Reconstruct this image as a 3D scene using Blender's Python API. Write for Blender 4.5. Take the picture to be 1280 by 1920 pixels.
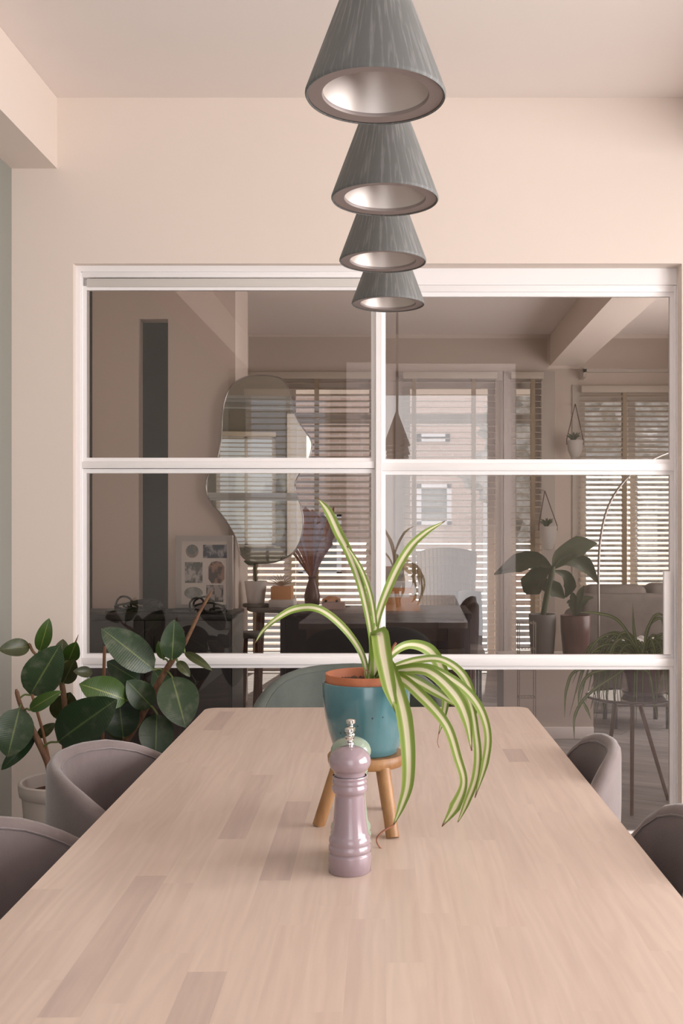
import bpy, bmesh, math, random
from mathutils import Vector, Matrix
random.seed(7)
for o in list(bpy.data.objects):
    bpy.data.objects.remove(o)
S = bpy.context.scene
COL = S.collection
F, CX, CY, EYE = 1920.0, 753.0, 990.0, 1.254      # focal length (px), optical axis (px), eye height (m)

# ------------------------------------------------------------------ camera
cam = bpy.data.cameras.new('camera'); cam_o = bpy.data.objects.new('camera', cam); COL.objects.link(cam_o)
cam.sensor_fit = 'VERTICAL'; cam.sensor_height = 36.0; cam.lens = 36.0
cam.shift_x = -(CX-640)/1920.0; cam.shift_y = (CY-960)/1920.0
cam_o.location = (0, 0, EYE); cam_o.rotation_euler = (math.pi/2, 0, 0)
cam.clip_start = 0.05; cam.clip_end = 200
S.camera = cam_o

# ------------------------------------------------------------------ world, sun, daylight at the windows, added fill for the far room
w = bpy.data.worlds.new('sky'); S.world = w; w.use_nodes = True
bg = w.node_tree.nodes['Background']; bg.inputs[0].default_value = (0.86, 0.90, 1.0, 1); bg.inputs[1].default_value = 1.0
def light(name, kind, loc, rot, energy, color, size=None, sizey=None):
    l = bpy.data.lights.new(name, kind); l.energy = energy; l.color = color
    if kind == 'AREA':
        l.shape = 'RECTANGLE'; l.size = size; l.size_y = sizey
    o = bpy.data.objects.new(name, l); COL.objects.link(o); o.location = loc; o.rotation_euler = rot
    return o
sun = light('sun', 'SUN', (3, 14, 10), (0, 0, 0), 15.0, (1.0, 0.95, 0.88)); sun.data.angle = 0.009
sun.rotation_euler = Vector((-0.10, -1.0, -0.92)).to_track_quat('-Z', 'Y').to_euler()
R90 = math.pi/2
light('daylight_rear_door', 'AREA', (0.264, -1.02, 1.35), (R90, 0, 0), 19, (1, .955, .93), 1.1, 2.3)
light('daylight_side_window', 'AREA', (2.92, 1.1, 1.5), (0, R90, 0), 196, (1, .958, .94), 2.1, 3.0)
light('added_far_room_fill', 'AREA', (2.92, 6.2, 1.5), (0, R90, 0), 50, (1, .96, .94), 1.9, 2.0)  # fill light added out of view to brighten the far room
S.view_settings.view_transform = 'Standard'; S.view_settings.look = 'None'
S.view_settings.gamma = 1.0; S.view_settings.use_curve_mapping = False
S.view_settings.exposure = 0.0
S.cycles.use_denoising = True
S.cycles.transparent_max_bounces = 24

# ------------------------------------------------------------------ helpers
def P(px, py, d):
    return Vector(((px-CX)/F*d, d, EYE+(CY-py)/F*d))
def PX(px, d): return (px-CX)/F*d
def PZ(py, d): return EYE+(CY-py)/F*d
def lin(h):
    c = [int(h[i:i+2], 16)/255 for i in (0, 2, 4)]
    return tuple(x/12.92 if x <= .04045 else ((x+.055)/1.055)**2.4 for x in c)+(1,)
def M(name, col, rough=.5, metal=0.0, var=0.0, scale=(8, 8, 8), bump=0.0, bscale=60, coord='Object', var_col=None, spec=None, coat=0, sheen=0, rand=0.0, lo=.35, hi=.65, det=6):
    m = bpy.data.materials.new(name); m.use_nodes = True; nt = m.node_tree; N = nt.nodes; L = nt.links
    b = N['Principled BSDF']; col = lin(col) if isinstance(col, str) else tuple(col)+((1,) if len(col) == 3 else ())
    b.inputs['Base Color'].default_value = col; b.inputs['Roughness'].default_value = rough; b.inputs['Metallic'].default_value = metal
    if spec is not None: b.inputs['Specular IOR Level'].default_value = spec
    if coat: b.inputs['Coat Weight'].default_value = coat; b.inputs['Coat Roughness'].default_value = .12
    if sheen: b.inputs['Sheen Weight'].default_value = sheen; b.inputs['Sheen Roughness'].default_value = .4
    tc = N.new('ShaderNodeTexCoord'); vec = tc.outputs[coord]
    last = None
    if var or var_col or rand:
        mp = N.new('ShaderNodeMapping'); mp.inputs['Scale'].default_value = scale; L.new(vec, mp.inputs['Vector'])
        nz = N.new('ShaderNodeTexNoise'); nz.inputs['Scale'].default_value = 1; nz.inputs['Detail'].default_value = det; nz.inputs['Roughness'].default_value = .6
        L.new(mp.outputs[0], nz.inputs['Vector'])
        rp = N.new('ShaderNodeValToRGB'); rp.color_ramp.elements[0].position = lo; rp.color_ramp.elements[1].position = hi
        L.new(nz.outputs[0], rp.inputs[0])
        mx = N.new('ShaderNodeMix'); mx.data_type = 'RGBA'; L.new(rp.outputs[0], mx.inputs[0])
        c2 = lin(var_col) if isinstance(var_col, str) else (var_col or tuple(c*(1-var) for c in col[:3])+(1,))
        mx.inputs[6].default_value = col; mx.inputs[7].default_value = c2
        last = mx.outputs[2]
        if rand:
            oi = N.new('ShaderNodeObjectInfo'); hs = N.new('ShaderNodeHueSaturation'); mr = N.new('ShaderNodeMapRange')
            mr.inputs[3].default_value = 1-rand; mr.inputs[4].default_value = 1+rand
            L.new(oi.outputs['Random'], mr.inputs[0]); L.new(mr.outputs[0], hs.inputs['Value']); L.new(last, hs.inputs['Color'])
            ad = N.new('ShaderNodeVectorMath'); ad.operation = 'MULTIPLY_ADD'; cb = N.new('ShaderNodeCombineXYZ')
            for k in range(3): L.new(oi.outputs['Random'], cb.inputs[k])
            ad.inputs[1].default_value = (37, 53, 91); L.new(cb.outputs[0], ad.inputs[0]); L.new(vec, ad.inputs[2]); L.new(ad.outputs[0], mp.inputs['Vector'])
            last = hs.outputs[0]
        L.new(last, b.inputs['Base Color'])
    if bump:
        n2 = N.new('ShaderNodeTexNoise'); n2.inputs['Scale'].default_value = bscale; n2.inputs['Detail'].default_value = 4
        L.new(vec, n2.inputs['Vector']); bp = N.new('ShaderNodeBump'); bp.inputs['Strength'].default_value = bump; bp.inputs['Distance'].default_value = .004
        L.new(n2.outputs[0], bp.inputs['Height']); L.new(bp.outputs[0], b.inputs['Normal'])
    return m
def wm(o):
    b = Matrix.LocRotScale(o.location, o.rotation_euler, o.scale)
    return (wm(o.parent) @ o.matrix_parent_inverse @ b) if o.parent else b
def adopt(c, p):
    if p is not None:
        c.parent = p; c.matrix_parent_inverse = wm(p).inverted()
def tag(o, label=None, cat=None, group=None, kind=None):
    if label: o['label'] = label
    if cat: o['category'] = cat
    if group: o['group'] = group
    if kind: o['kind'] = kind
    return o
def empty(name, loc, label=None, cat=None, group=None, rz=0, kind=None):
    o = bpy.data.objects.new(name, None); COL.objects.link(o); o.location = loc; o.rotation_euler = (0, 0, rz); o.empty_display_size = .05
    return tag(o, label, cat, group, kind)
def mo(name, verts, faces, mat, parent=None, smooth=False, local=False, uvs=None, auto=None):
    """one mesh object; verts in world space (adopted) unless local"""
    me = bpy.data.meshes.new(name); me.from_pydata([tuple(v) for v in verts], [], faces); me.update()
    if uvs:
        ul = me.uv_layers.new(name='UVMap')
        for p in me.polygons:
            for li in p.loop_indices: ul.data[li].uv = uvs[me.loops[li].vertex_index]
    if mat: me.materials.append(mat)
    if smooth:
        for p in me.polygons: p.use_smooth = True
        if auto: me.set_sharp_from_angle(angle=auto)
    o = bpy.data.objects.new(name, me); COL.objects.link(o)
    if parent is not None:
        if local: o.parent = parent
        else: adopt(o, parent)
    return o
def bmo(name, bm, mat, parent=None, smooth=False, local=False, auto=None):
    bmesh.ops.recalc_face_normals(bm, faces=bm.faces)
    me = bpy.data.meshes.new(name); bm.to_mesh(me); bm.free()
    if mat: me.materials.append(mat)
    if smooth:
        for p in me.polygons: p.use_smooth = True
        if auto: me.set_sharp_from_angle(angle=auto)
    o = bpy.data.objects.new(name, me); COL.objects.link(o)
    if parent is not None:
        if local: o.parent = parent
        else: adopt(o, parent)
    return o
def addbox(bm, x0, x1, y0, y1, z0, z1):
    vs = [bm.verts.new(p) for p in ((x0, y0, z0), (x1, y0, z0), (x1, y1, z0), (x0, y1, z0), (x0, y0, z1), (x1, y0, z1), (x1, y1, z1), (x0, y1, z1))]
    for f in ((0, 3, 2, 1), (4, 5, 6, 7), (0, 1, 5, 4), (1, 2, 6, 5), (2, 3, 7, 6), (3, 0, 4, 7)): bm.faces.new([vs[i] for i in f])
def box(name, x0, x1, y0, y1, z0, z1, mat, parent=None, bevel=0, seg=2, local=False):
    bm = bmesh.new(); addbox(bm, min(x0, x1), max(x0, x1), min(y0, y1), max(y0, y1), min(z0, z1), max(z0, z1))
    if bevel: bmesh.ops.bevel(bm, geom=bm.edges[:], offset=bevel, segments=seg, affect='EDGES', profile=.5)
    return bmo(name, bm, mat, parent, smooth=bool(bevel), local=local, auto=math.radians(40) if bevel else None)
def boxes(name, lst, mat, parent=None):
    bm = bmesh.new()
    for b in lst: addbox(bm, *b)
    return bmo(name, bm, mat, parent)
def lathe_data(prof, seg=40, c=(0, 0, 0)):
    v, f = [], []; n = len(prof)
    for i in range(seg):
        a = 2*math.pi*i/seg
        for r, z in prof: v.append((c[0]+r*math.cos(a), c[1]+r*math.sin(a), c[2]+z))
    for i in range(seg):
        j = (i+1) % seg
        for k in range(n-1): f.append((i*n+k, j*n+k, j*n+k+1, i*n+k+1))
    return v, f
def lathe(name, prof, mat, parent=None, c=(0, 0, 0), seg=40, local=False, auto=math.radians(50)):
    v, f = lathe_data(prof, seg, c)
    bm = bmesh.new(); vs = [bm.verts.new(p) for p in v]
    for q in f: bm.faces.new([vs[i] for i in q])
    bmesh.ops.remove_doubles(bm, verts=bm.verts, dist=1e-5)
    return bmo(name, bm, mat, parent, smooth=True, local=local, auto=auto)
def catmull(pts, n=6):
    pts = [Vector(p) for p in pts]; out = []
    q = [2*pts[0]-pts[1]]+pts+[2*pts[-1]-pts[-2]]
    for i in range(1, len(q)-2):
        a, b, c, d = q[i-1:i+3]
        for k in range(n):
            t = k/n
            out.append(.5*((2*b)+(c-a)*t+(2*a-5*b+4*c-d)*t*t+(3*b-a-3*c+d)*t**3))
    out.append(pts[-1]); return out
def tube_data(pts, rad, seg=8, off=0):
    pts = [Vector(p) for p in pts]; n = len(pts)
    rad = rad if isinstance(rad, (list, tuple)) else [rad]*n
    v, f = [], []; up = Vector((0.13, .31, 1)).normalized()
    for i, p in enumerate(pts):
        t = (pts[min(i+1, n-1)]-pts[max(i-1, 0)]).normalized()
        u = t.cross(up)
        if u.length < .05: u = t.cross(Vector((1, 0, 0)))
        u.normalize(); w_ = t.cross(u).normalized()
        for k in range(seg):
            a = 2*math.pi*k/seg; v.append(p+(u*math.cos(a)+w_*math.sin(a))*rad[i])
    for i in range(n-1):
        for k in range(seg):
            j = (k+1) % seg; f.append((off+i*seg+k, off+i*seg+j, off+(i+1)*seg+j, off+(i+1)*seg+k))
    f.append(tuple(off+k for k in range(seg))[::-1]); f.append(tuple(off+(n-1)*seg+k for k in range(seg)))
    return v, f
def tube(name, pts, rad, mat, parent=None, seg=8, local=False):
    v, f = tube_data(pts, rad, seg); return mo(name, v, f, mat, parent, smooth=True, local=local, auto=math.radians(60))
def tubes(name, lst, mat, parent=None, seg=6):
    V, Fc = [], []
    for pts, r in lst:
        v, f = tube_data(pts, r, seg, len(V)); V += v; Fc += f
    return mo(name, V, Fc, mat, parent, smooth=True, auto=math.radians(60))
def copy_tree(o, parent=None):
    c = o.copy(); COL.objects.link(c); c.parent = parent
    for ch in list(o.children): copy_tree(ch, c)
    return c

# ------------------------------------------------------------------ materials
m_wall = M('wall_cream_plaster', (.80, .695, .62), .75, bump=.05, bscale=90)
m_ceil = M('ceiling_plaster', (.87, .785, .735), .8, bump=.05, bscale=70)
m_sage = M('wall_sage_paint', (.30, .30, .265), .7, bump=.05, bscale=80)
m_frame = M('white_satin_paint', (.94, .905, .90), .35)
m_cass = M('pale_grey_fabric', (.66, .62, .58), .6)
m_dark = M('hall_shade_colour', (.09, .065, .055), .8)  # darkness of the unlit hall put into the wall colour
m_floor = M('grey_oak_vinyl', (.36, .33, .315), .42, var_col=(.22, .20, .20, 1), scale=(1.2, 14, 10), rand=.16, bump=.06, bscale=40)
m_birch = M('whitewashed_birch', (.66, .525, .44), .30, var_col=(.60, .462, .385, 1), scale=(38, 2.2, 5), rand=.026, lo=.4, hi=.7)
m_birchd = M('darker_birch', (.575, .445, .375), .36, var_col=(.49, .38, .33, 1), scale=(45, 3, 5), rand=.04)
for _mt in (m_birch, m_birchd):                              # fine cathedral grain
    _n = _mt.node_tree; _b = _n.nodes['Principled BSDF']; _l = _b.inputs['Base Color'].links[0]; _src = _l.from_socket
    _mp = [n for n in _n.nodes if n.type == 'MAPPING'][0]; _vec = _mp.inputs['Vector'].links[0].from_socket
    _m2 = _n.nodes.new('ShaderNodeMapping'); _m2.inputs['Scale'].default_value = (1, .10, 1); _n.links.new(_vec, _m2.inputs[0])
    _w = _n.nodes.new('ShaderNodeTexWave'); _w.bands_direction = 'X'; _w.inputs['Scale'].default_value = 15; _w.inputs['Distortion'].default_value = 14; _w.inputs['Detail'].default_value = 3; _w.inputs['Detail Scale'].default_value = 1.6
    _n.links.new(_m2.outputs[0], _w.inputs['Vector'])
    _r = _n.nodes.new('ShaderNodeMapRange'); _r.inputs[3].default_value = .955; _r.inputs[4].default_value = 1.01; _n.links.new(_w.outputs[1], _r.inputs[0])
    _x = _n.nodes.new('ShaderNodeVectorMath'); _x.operation = 'SCALE'; _n.links.new(_src, _x.inputs[0]); _n.links.new(_r.outputs[0], _x.inputs['Scale']); _n.links.new(_x.outputs[0], _b.inputs['Base Color'])
m_edge = M('birch_underside', (.60, .44, .33), .5)
m_velm = M('mauve_grey_velvet', (.165, .13, .127), .85, var_col=(.21, .168, .163, 1), scale=(7, 7, 5), sheen=.45, bump=.15, bscale=300)
m_velg = M('grey_green_velvet', (.085, .098, .085), .85, var_col=(.12, .135, .118, 1), scale=(6, 6, 5), sheen=.2, bump=.15, bscale=300)
m_blackmetal = M('black_metal', (.02, .02, .02), .45)
m_lampout = M('brushed_grey_paint', (.125, .125, .12), .6, var_col=(.26, .257, .25, 1), lo=.50, hi=.80, det=3)
_n = m_lampout.node_tree; _t = [n for n in _n.nodes if n.type == 'TEX_COORD'][0]; _m = [n for n in _n.nodes if n.type == 'MAPPING'][0]
_s = _n.nodes.new('ShaderNodeSeparateXYZ'); _a = _n.nodes.new('ShaderNodeMath'); _a.operation = 'ARCTAN2'; _c = _n.nodes.new('ShaderNodeCombineXYZ')
_n.links.new(_t.outputs['Object'], _s.inputs[0]); _n.links.new(_s.outputs[1], _a.inputs[0]); _n.links.new(_s.outputs[0], _a.inputs[1])
_n.links.new(_a.outputs[0], _c.inputs[0]); _n.links.new(_s.outputs[2], _c.inputs[2]); _n.links.new(_c.outputs[0], _m.inputs[0]); _m.inputs['Scale'].default_value = (14, 1, 16)
m_lampring = M('taupe_satin_metal', (.33, .275, .26), .5, .3)
m_lampin = M('spun_aluminium', (.66, .60, .565), .5, 1.0)
m_cord = M('dark_cord', (.05, .05, .05), .6)
m_mauve = M('mauve_lacquer', (.32, .24, .268), .18, coat=.6)
m_green = M('sage_lacquer', (.27, .34, .265), .18, coat=.6)
m_chrome = M('chrome', (.75, .74, .72), .15, 1.0)
m_teal = M('teal_glaze', (.07, .18, .21), .16, var_col=(.09, .215, .245, 1), scale=(9, 9, 7), coat=.5)
m_tealin = M('teal_chip', (.03, .05, .06), .6)
m_terra = M('terracotta', (.42, .13, .055), .6, var_col=(.50, .18, .085, 1), scale=(12, 12, 12))
m_redpot = M('dark_red_ceramic', (.11, .045, .04), .35)
m_soil = M('bark_soil', (.04, .022, .014), .95, var_col=(.12, .06, .035, 1), scale=(120, 120, 120), bump=1.0, bscale=150)
m_mango = M('mango_wood', (.47, .255, .11), .45, var_col=(.27, .125, .045, 1), scale=(25, 25, 5), bump=.2, bscale=80)
m_bark = M('brown_bark', (.13, .055, .03), .7, var_col=(.22, .12, .06, 1), scale=(60, 60, 25), bump=.6, bscale=120)
m_bamb = M('bamboo_stake', (.26, .12, .055), .6)
m_potw = M('cream_plastic_pot', (.60, .53, .48), .4)
m_blk = M('black_lacquer_wood', (.028, .027, .031), .38)
m_blkh = M('black_rubber', (.012, .012, .012), .5)
m_mirror = M('mirror_silver', (.62, .66, .62), .01, 1.0)
m_alu = M('silver_frame', (.55, .54, .53), .35, .7)
m_mat = M('white_mat_board', (.72, .68, .64), .8)
m_slat = M('cream_wood_slat', (.72, .64, .55), .5)
m_tape = M('beige_ladder_tape', (.42, .32, .21), .8)
m_cream = M('cream_window_paint', (.62, .555, .50), .45)
m_sofa = M('brown_grey_upholstery', (.20, .165, .145), .85, var=.25, scale=(6, 6, 6), bump=.2, bscale=200)
m_throw = M('white_throw', (.75, .73, .72), .8)
m_wood = M('warm_brown_wood', (.17, .075, .045), .5, var=.3, scale=(20, 20, 3))
m_stone = M('grey_stone_pot', (.16, .145, .135), .6)
m_rattan = M('rattan', (.33, .24, .165), .7, bump=.3, bscale=90)
m_leafb = M('banana_leaf', (.055, .075, .022), .45, var=.35, scale=(14, 14, 14))
m_leather = M('brown_leather_strap', (.12, .055, .035), .6)
m_white = M('white_ceramic', (.66, .62, .59), .4)
m_steel = M('brushed_steel', (.38, .35, .33), .3, 1.0)
m_orange = M('orange_book_cover', (.68, .33, .14), .5)
m_bookw = M('pale_book_cover', (.85, .84, .84), .5)
m_bookp = M('pinkish_book_cover', (.42, .30, .28), .5)
m_paper = M('book_pages', (.70, .60, .48), .8, var=.15, scale=(2, 2, 300))
m_dry = M('dried_rust_plant', (.36, .14, .085), .8, var=.35, scale=(40, 40, 40))
m_dryp = M('dried_mauve_plume', (.42, .31, .37), .9, var=.3, scale=(40, 40, 40))
m_cable = M('black_cable', (.015, .015, .016), .45)

def glass_mat(name, tint, ior=1.5, boost=1.0):
    m = bpy.data.materials.new(name); m.use_nodes = True; N = m.node_tree.nodes; L = m.node_tree.links; N.clear()
    out = N.new('ShaderNodeOutputMaterial'); mx = N.new('ShaderNodeMixShader'); tr = N.new('ShaderNodeBsdfTransparent'); gl = N.new('ShaderNodeBsdfGlossy')
    fr = N.new('ShaderNodeFresnel'); fr.inputs[0].default_value = ior
    tr.inputs[0].default_value = tint; gl.inputs['Roughness'].default_value = 0.0; gl.inputs[0].default_value = (1, .98, .98, 1)
    ml = N.new('ShaderNodeMath'); ml.operation = 'MULTIPLY'; ml.inputs[1].default_value = boost; ml.use_clamp = True
    L.new(fr.outputs[0], ml.inputs[0]); L.new(ml.outputs[0], mx.inputs[0]); L.new(tr.outputs[0], mx.inputs[1]); L.new(gl.outputs[0], mx.inputs[2]); L.new(mx.outputs[0], out.inputs[0])
    return m
m_glass = glass_mat('partition_glass', (.94, .91, .89, 1), 1.5, 1.7)
m_wglass = glass_mat('window_glass', (.97, .98, .98, 1), 1.45, 1.0)
m_tableglass = M('dark_lacquer_tray', (.05, .035, .03), .08)

def leaf_mat(name, top, vein, dust=.0, rough=.32):
    """blade with a pale midrib; uv.x across (0..1), uv.y along"""
    m = bpy.data.materials.new(name); m.use_nodes = True; N = m.node_tree.nodes; L = m.node_tree.links; b = N['Principled BSDF']
    uv = N.new('ShaderNodeUVMap'); sp = N.new('ShaderNodeSeparateXYZ'); L.new(uv.outputs[0], sp.inputs[0])
    rp = N.new('ShaderNodeValToRGB'); cr = rp.color_ramp; cr.elements[0].position = .47; cr.elements[0].color = top; cr.elements[1].position = .53; cr.elements[1].color = top
    e = cr.elements.new(.49); e.color = vein; e = cr.elements.new(.51); e.color = vein
    L.new(sp.outputs[0], rp.inputs[0]); col = rp.outputs[0]
    tc = N.new('ShaderNodeTexCoord'); nz = N.new('ShaderNodeTexNoise'); nz.inputs['Scale'].default_value = 26; nz.inputs['Detail'].default_value = 5; L.new(tc.outputs['Object'], nz.inputs['Vector'])
    r2 = N.new('ShaderNodeValToRGB'); r2.color_ramp.elements[0].position = .50; r2.color_ramp.elements[1].position = .78; L.new(nz.outputs[0], r2.inputs[0])
    ml = N.new('ShaderNodeMath'); ml.operation = 'MULTIPLY'; ml.inputs[1].default_value = dust; L.new(r2.outputs[0], ml.inputs[0])
    mx = N.new('ShaderNodeMix'); mx.data_type = 'RGBA'; L.new(ml.outputs[0], mx.inputs[0]); L.new(col, mx.inputs[6]); mx.inputs[7].default_value = (.34, .33, .24, 1)
    L.new(mx.outputs[2], b.inputs['Base Color']); b.inputs['Roughness'].default_value = rough
    wv = N.new('ShaderNodeTexWave'); wv.wave_type = 'BANDS'; wv.bands_direction = 'Y'; wv.inputs['Scale'].default_value = 9; wv.inputs['Distortion'].default_value = 1.0
    L.new(uv.outputs[0], wv.inputs['Vector']); bp = N.new('ShaderNodeBump'); bp.inputs['Strength'].default_value = .10; bp.inputs['Distance'].default_value = .003
    L.new(wv.outputs[1], bp.inputs['Height']); L.new(bp.outputs[0], b.inputs['Normal'])
    return m
m_fd = leaf_mat('rubber_leaf_dark', (.014, .036, .011, 1), (.08, .12, .035, 1), .12)
m_fu = leaf_mat('rubber_leaf_dusty', (.030, .056, .022, 1), (.14, .18, .06, 1), .26, .40)
m_fg = leaf_mat('rubber_leaf_fresh', (.05, .10, .016, 1), (.22, .26, .06, 1), .05)
m_fo = leaf_mat('rubber_leaf_olive', (.050, .060, .016, 1), (.13, .14, .05, 1), .15)
def spider_mat(name, green, cream, g2):
    m = bpy.data.materials.new(name); m.use_nodes = True; N = m.node_tree.nodes; L = m.node_tree.links; b = N['Principled BSDF']
    uv = N.new('ShaderNodeUVMap'); sp = N.new('ShaderNodeSeparateXYZ'); L.new(uv.outputs[0], sp.inputs[0])
    rp = N.new('ShaderNodeValToRGB'); cr = rp.color_ramp; cr.elements[0].position = 0; cr.elements[0].color = green; cr.elements[1].position = 1; cr.elements[1].color = g2
    for p, c in ((.20, green), (.30, g2), (.36, cream), (.50, cream), (.62, cream), (.69, g2), (.80, green)):
        e = cr.elements.new(p); e.color = c
    L.new(sp.outputs[0], rp.inputs[0])
    r2 = N.new('ShaderNodeValToRGB'); r2.color_ramp.elements[0].position = .955; r2.color_ramp.elements[1].position = .985; L.new(sp.outputs[1], r2.inputs[0])
    mx = N.new('ShaderNodeMix'); mx.data_type = 'RGBA'; L.new(r2.outputs[0], mx.inputs[0]); L.new(rp.outputs[0], mx.inputs[6]); mx.inputs[7].default_value = (.13, .06, .035, 1)
    L.new(mx.outputs[2], b.inputs['Base Color']); b.inputs['Roughness'].default_value = .38
    b.inputs['Subsurface Weight'].default_value = 0
    return m
m_sp = spider_mat('spider_leaf', (.165, .25, .035, 1), (.66, .61, .42, 1), (.26, .34, .075, 1))
m_sp2 = spider_mat('shaded_spider_leaf', (.055, .095, .020, 1), (.20, .24, .08, 1), (.08, .13, .03, 1))  # spider leaf copy with shade put into its darker colours

# ------------------------------------------------------------------ the setting
D = 4.07                       # front face of the partition wall
LX, RX = -1.55, 2.80           # dining room side walls
RY, BY = -0.90, 9.05           # rear dining wall, far facade
CEIL = PZ(183, D)              # ceiling height ~2.97
BL = -1.98                     # left wall of the far room
OX0, OX1, OZ1 = PX(137, D), PX(1278, D), PZ(494, D)
WT = .16                       # partition thickness

# floor with separate planks, laid diagonally
fl = box('floor', BL-.15, RX+.15, RY-.1, BY+.1, -.12, -.012, M('floor_screed', (.12, .11, .105), .8)); tag(fl, 'grey wood plank floor running through both rooms', kind='structure')
def clip(poly, ax, val, keep_less):
    out = []
    for i in range(len(poly)):
        a, b = poly[i], poly[(i+1) % len(poly)]
        ia = (a[ax] <= val) == keep_less; ib = (b[ax] <= val) == keep_less
        if ia: out.append(a)
        if ia != ib:
            t = (val-a[ax])/(b[ax]-a[ax]); out.append((a[0]+t*(b[0]-a[0]), a[1]+t*(b[1]-a[1])))
    return out
ang = math.radians(-28); ca, sa = math.cos(ang), math.sin(ang); PW, PL = .235, 1.5
for r in range(-40, 50):
    off = random.random()*PL
    for k in range(-8, 10):
        u0, u1 = k*PL+off+.0012, (k+1)*PL+off-.0012; v0, v1 = r*PW+.0012, (r+1)*PW-.0012
        poly = [(u*ca-v*sa, u*sa+v*ca) for u, v in ((u0, v0), (u1, v0), (u1, v1), (u0, v1))]
        for ax, val, kl in ((0, BL, False), (0, RX, True), (1, RY, False), (1, BY, True)):
            if poly: poly = clip(poly, ax, val, kl)
        if len(poly) < 3: continue
        cx = sum(p[0] for p in poly)/len(poly); cy = sum(p[1] for p in poly)/len(poly)
        lp = [((x-cx)*ca+(y-cy)*sa, -(x-cx)*sa+(y-cy)*ca) for x, y in poly]; n = len(lp)
        vs = [(x, y, 0) for x, y in lp]+[(x, y, -.011) for x, y in lp]
        fs = [tuple(range(n))]+[(i, n+i, n+(i+1) % n, (i+1) % n) for i in range(n)]
        o = mo('plank', vs, fs, m_floor, None); o.location = (cx, cy, 0); o.rotation_euler = (0, 0, ang); o.parent = fl
        o.matrix_parent_inverse = Matrix.Identity(4)

tag(box('ceiling', BL-.15, RX+.15, RY-.1, BY+.1, CEIL, CEIL+.12, m_ceil), 'plain plaster ceiling above both rooms', kind='structure')
BZ = PZ(316, D)
tag(box('trim_1', LX, PX(107, D), RY, D, BZ, CEIL-.001, m_wall), 'boxed ceiling beam along the sage wall', kind='structure')
tag(box('trim_2', 1.31, 1.593, RY, D, 2.69, CEIL-.001, m_wall), 'boxed ceiling beam along the right of the dining room', kind='structure')
tag(box('trim_3', 1.31, 1.593, D+WT, BY, 2.69, CEIL-.001, m_wall), 'boxed ceiling beam crossing the far room', kind='structure')
tag(box('wall_left', LX-.12, LX, RY, D, 0, CEIL, m_sage), 'sage green side wall of the dining room', kind='structure')
bm = bmesh.new()     # partition wall around the glazed opening
addbox(bm, BL-.12, OX0, D, D+WT, 0, CEIL); addbox(bm, OX1, RX+.12, D, D+WT, 0, CEIL); addbox(bm, OX0, OX1, D, D+WT, OZ1, CEIL)
tag(bmo('wall_front', bm, m_wall), 'cream wall around the glazed sliding doors', kind='structure')
bm = bmesh.new()     # dining right wall with a wide window
SY0, SY1, SZ0, SZ1 = -.45, 2.65, .5, 2.55
addbox(bm, RX, RX+.12, RY, SY0, 0, CEIL); addbox(bm, RX, RX+.12, SY1, D, 0, CEIL); addbox(bm, RX, RX+.12, SY0, SY1, 0, SZ0); addbox(bm, RX, RX+.12, SY0, SY1, SZ1, CEIL)
tag(bmo('wall_right', bm, m_wall), 'cream side wall of the dining room with a wide window', kind='structure')
sw = tag(boxes('window_1', [(RX, RX+.05, y-.03, y+.03, SZ0, SZ1) for y in (SY0+.03, .58, 1.62, SY1-.03)]+[(RX, RX+.05, SY0, SY1, z-.03, z+.03) for z in (SZ0+.03, SZ1-.03)], m_frame), 'white window frame in the dining side wall', kind='structure')
# rear dining wall: window, glazed door, window
DX0, DX1, DZ1 = -.495, 1.023, 2.734
wins_r = [(-1.40, -.64, 1.0, 2.45)]
bm = bmesh.new(); xs = [LX-.12, -1.40, -.64, DX0, DX1, RX+.12]
for i in range(0, 6, 2): addbox(bm, xs[i], xs[i+1], RY-.1, RY, 0, CEIL)
for x0, x1, z0, z1 in wins_r: addbox(bm, x0, x1, RY-.1, RY, 0, z0); addbox(bm, x0, x1, RY-.1, RY, z1, CEIL)
addbox(bm, DX0, DX1, RY-.1, RY, DZ1, CEIL)
tag(bmo('wall_back', bm, M('taupe_green_paint', (.20, .185, .155), .75)), 'rear wall of the dining room behind the camera', kind='structure')
dr = tag(boxes('door_1', [(DX0, DX0+.12, RY-.09, RY+.02, 0, DZ1), (DX1-.12, DX1, RY-.09, RY+.02, 0, DZ1), (DX0+.12, DX1-.12, RY-.09, RY+.02, DZ1-.15, DZ1),
    (DX0+.13, DX0+.25, RY-.06, RY-.01, .02, DZ1-.16), (DX1-.25, DX1-.13, RY-.06, RY-.01, .02, DZ1-.16), (DX0+.25, DX1-.25, RY-.06, RY-.01, .02, .28), (DX0+.25, DX1-.25, RY-.06, RY-.01, DZ1-.28, DZ1-.16)], m_frame), 'white glazed rear door in a wide frame', kind='structure')
box('pane', DX0+.25, DX1-.25, RY-.04, RY-.034, .28, DZ1-.28, m_wglass, dr)
tube('door_handle', [(DX0+.19, RY-.01, 1.03), (DX0+.19, RY+.05, 1.03), (DX0+.31, RY+.05, 1.03)], .009, m_chrome, dr)
for i, (x0, x1, z0, z1) in enumerate(wins_r):
    f = tag(boxes('window_%d' % (2+i), [(x0, x0+.05, RY-.08, RY-.02, z0, z1), (x1-.05, x1, RY-.08, RY-.02, z0, z1), (x0, x1, RY-.08, RY-.02, z0, z0+.05), (x0, x1, RY-.08, RY-.02, z1-.05, z1), ((x0+x1)/2-.02, (x0+x1)/2+.02, RY-.08, RY-.02, z0, z1)], m_frame), 'white framed rear window beside the sage wall', kind='structure')

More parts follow.
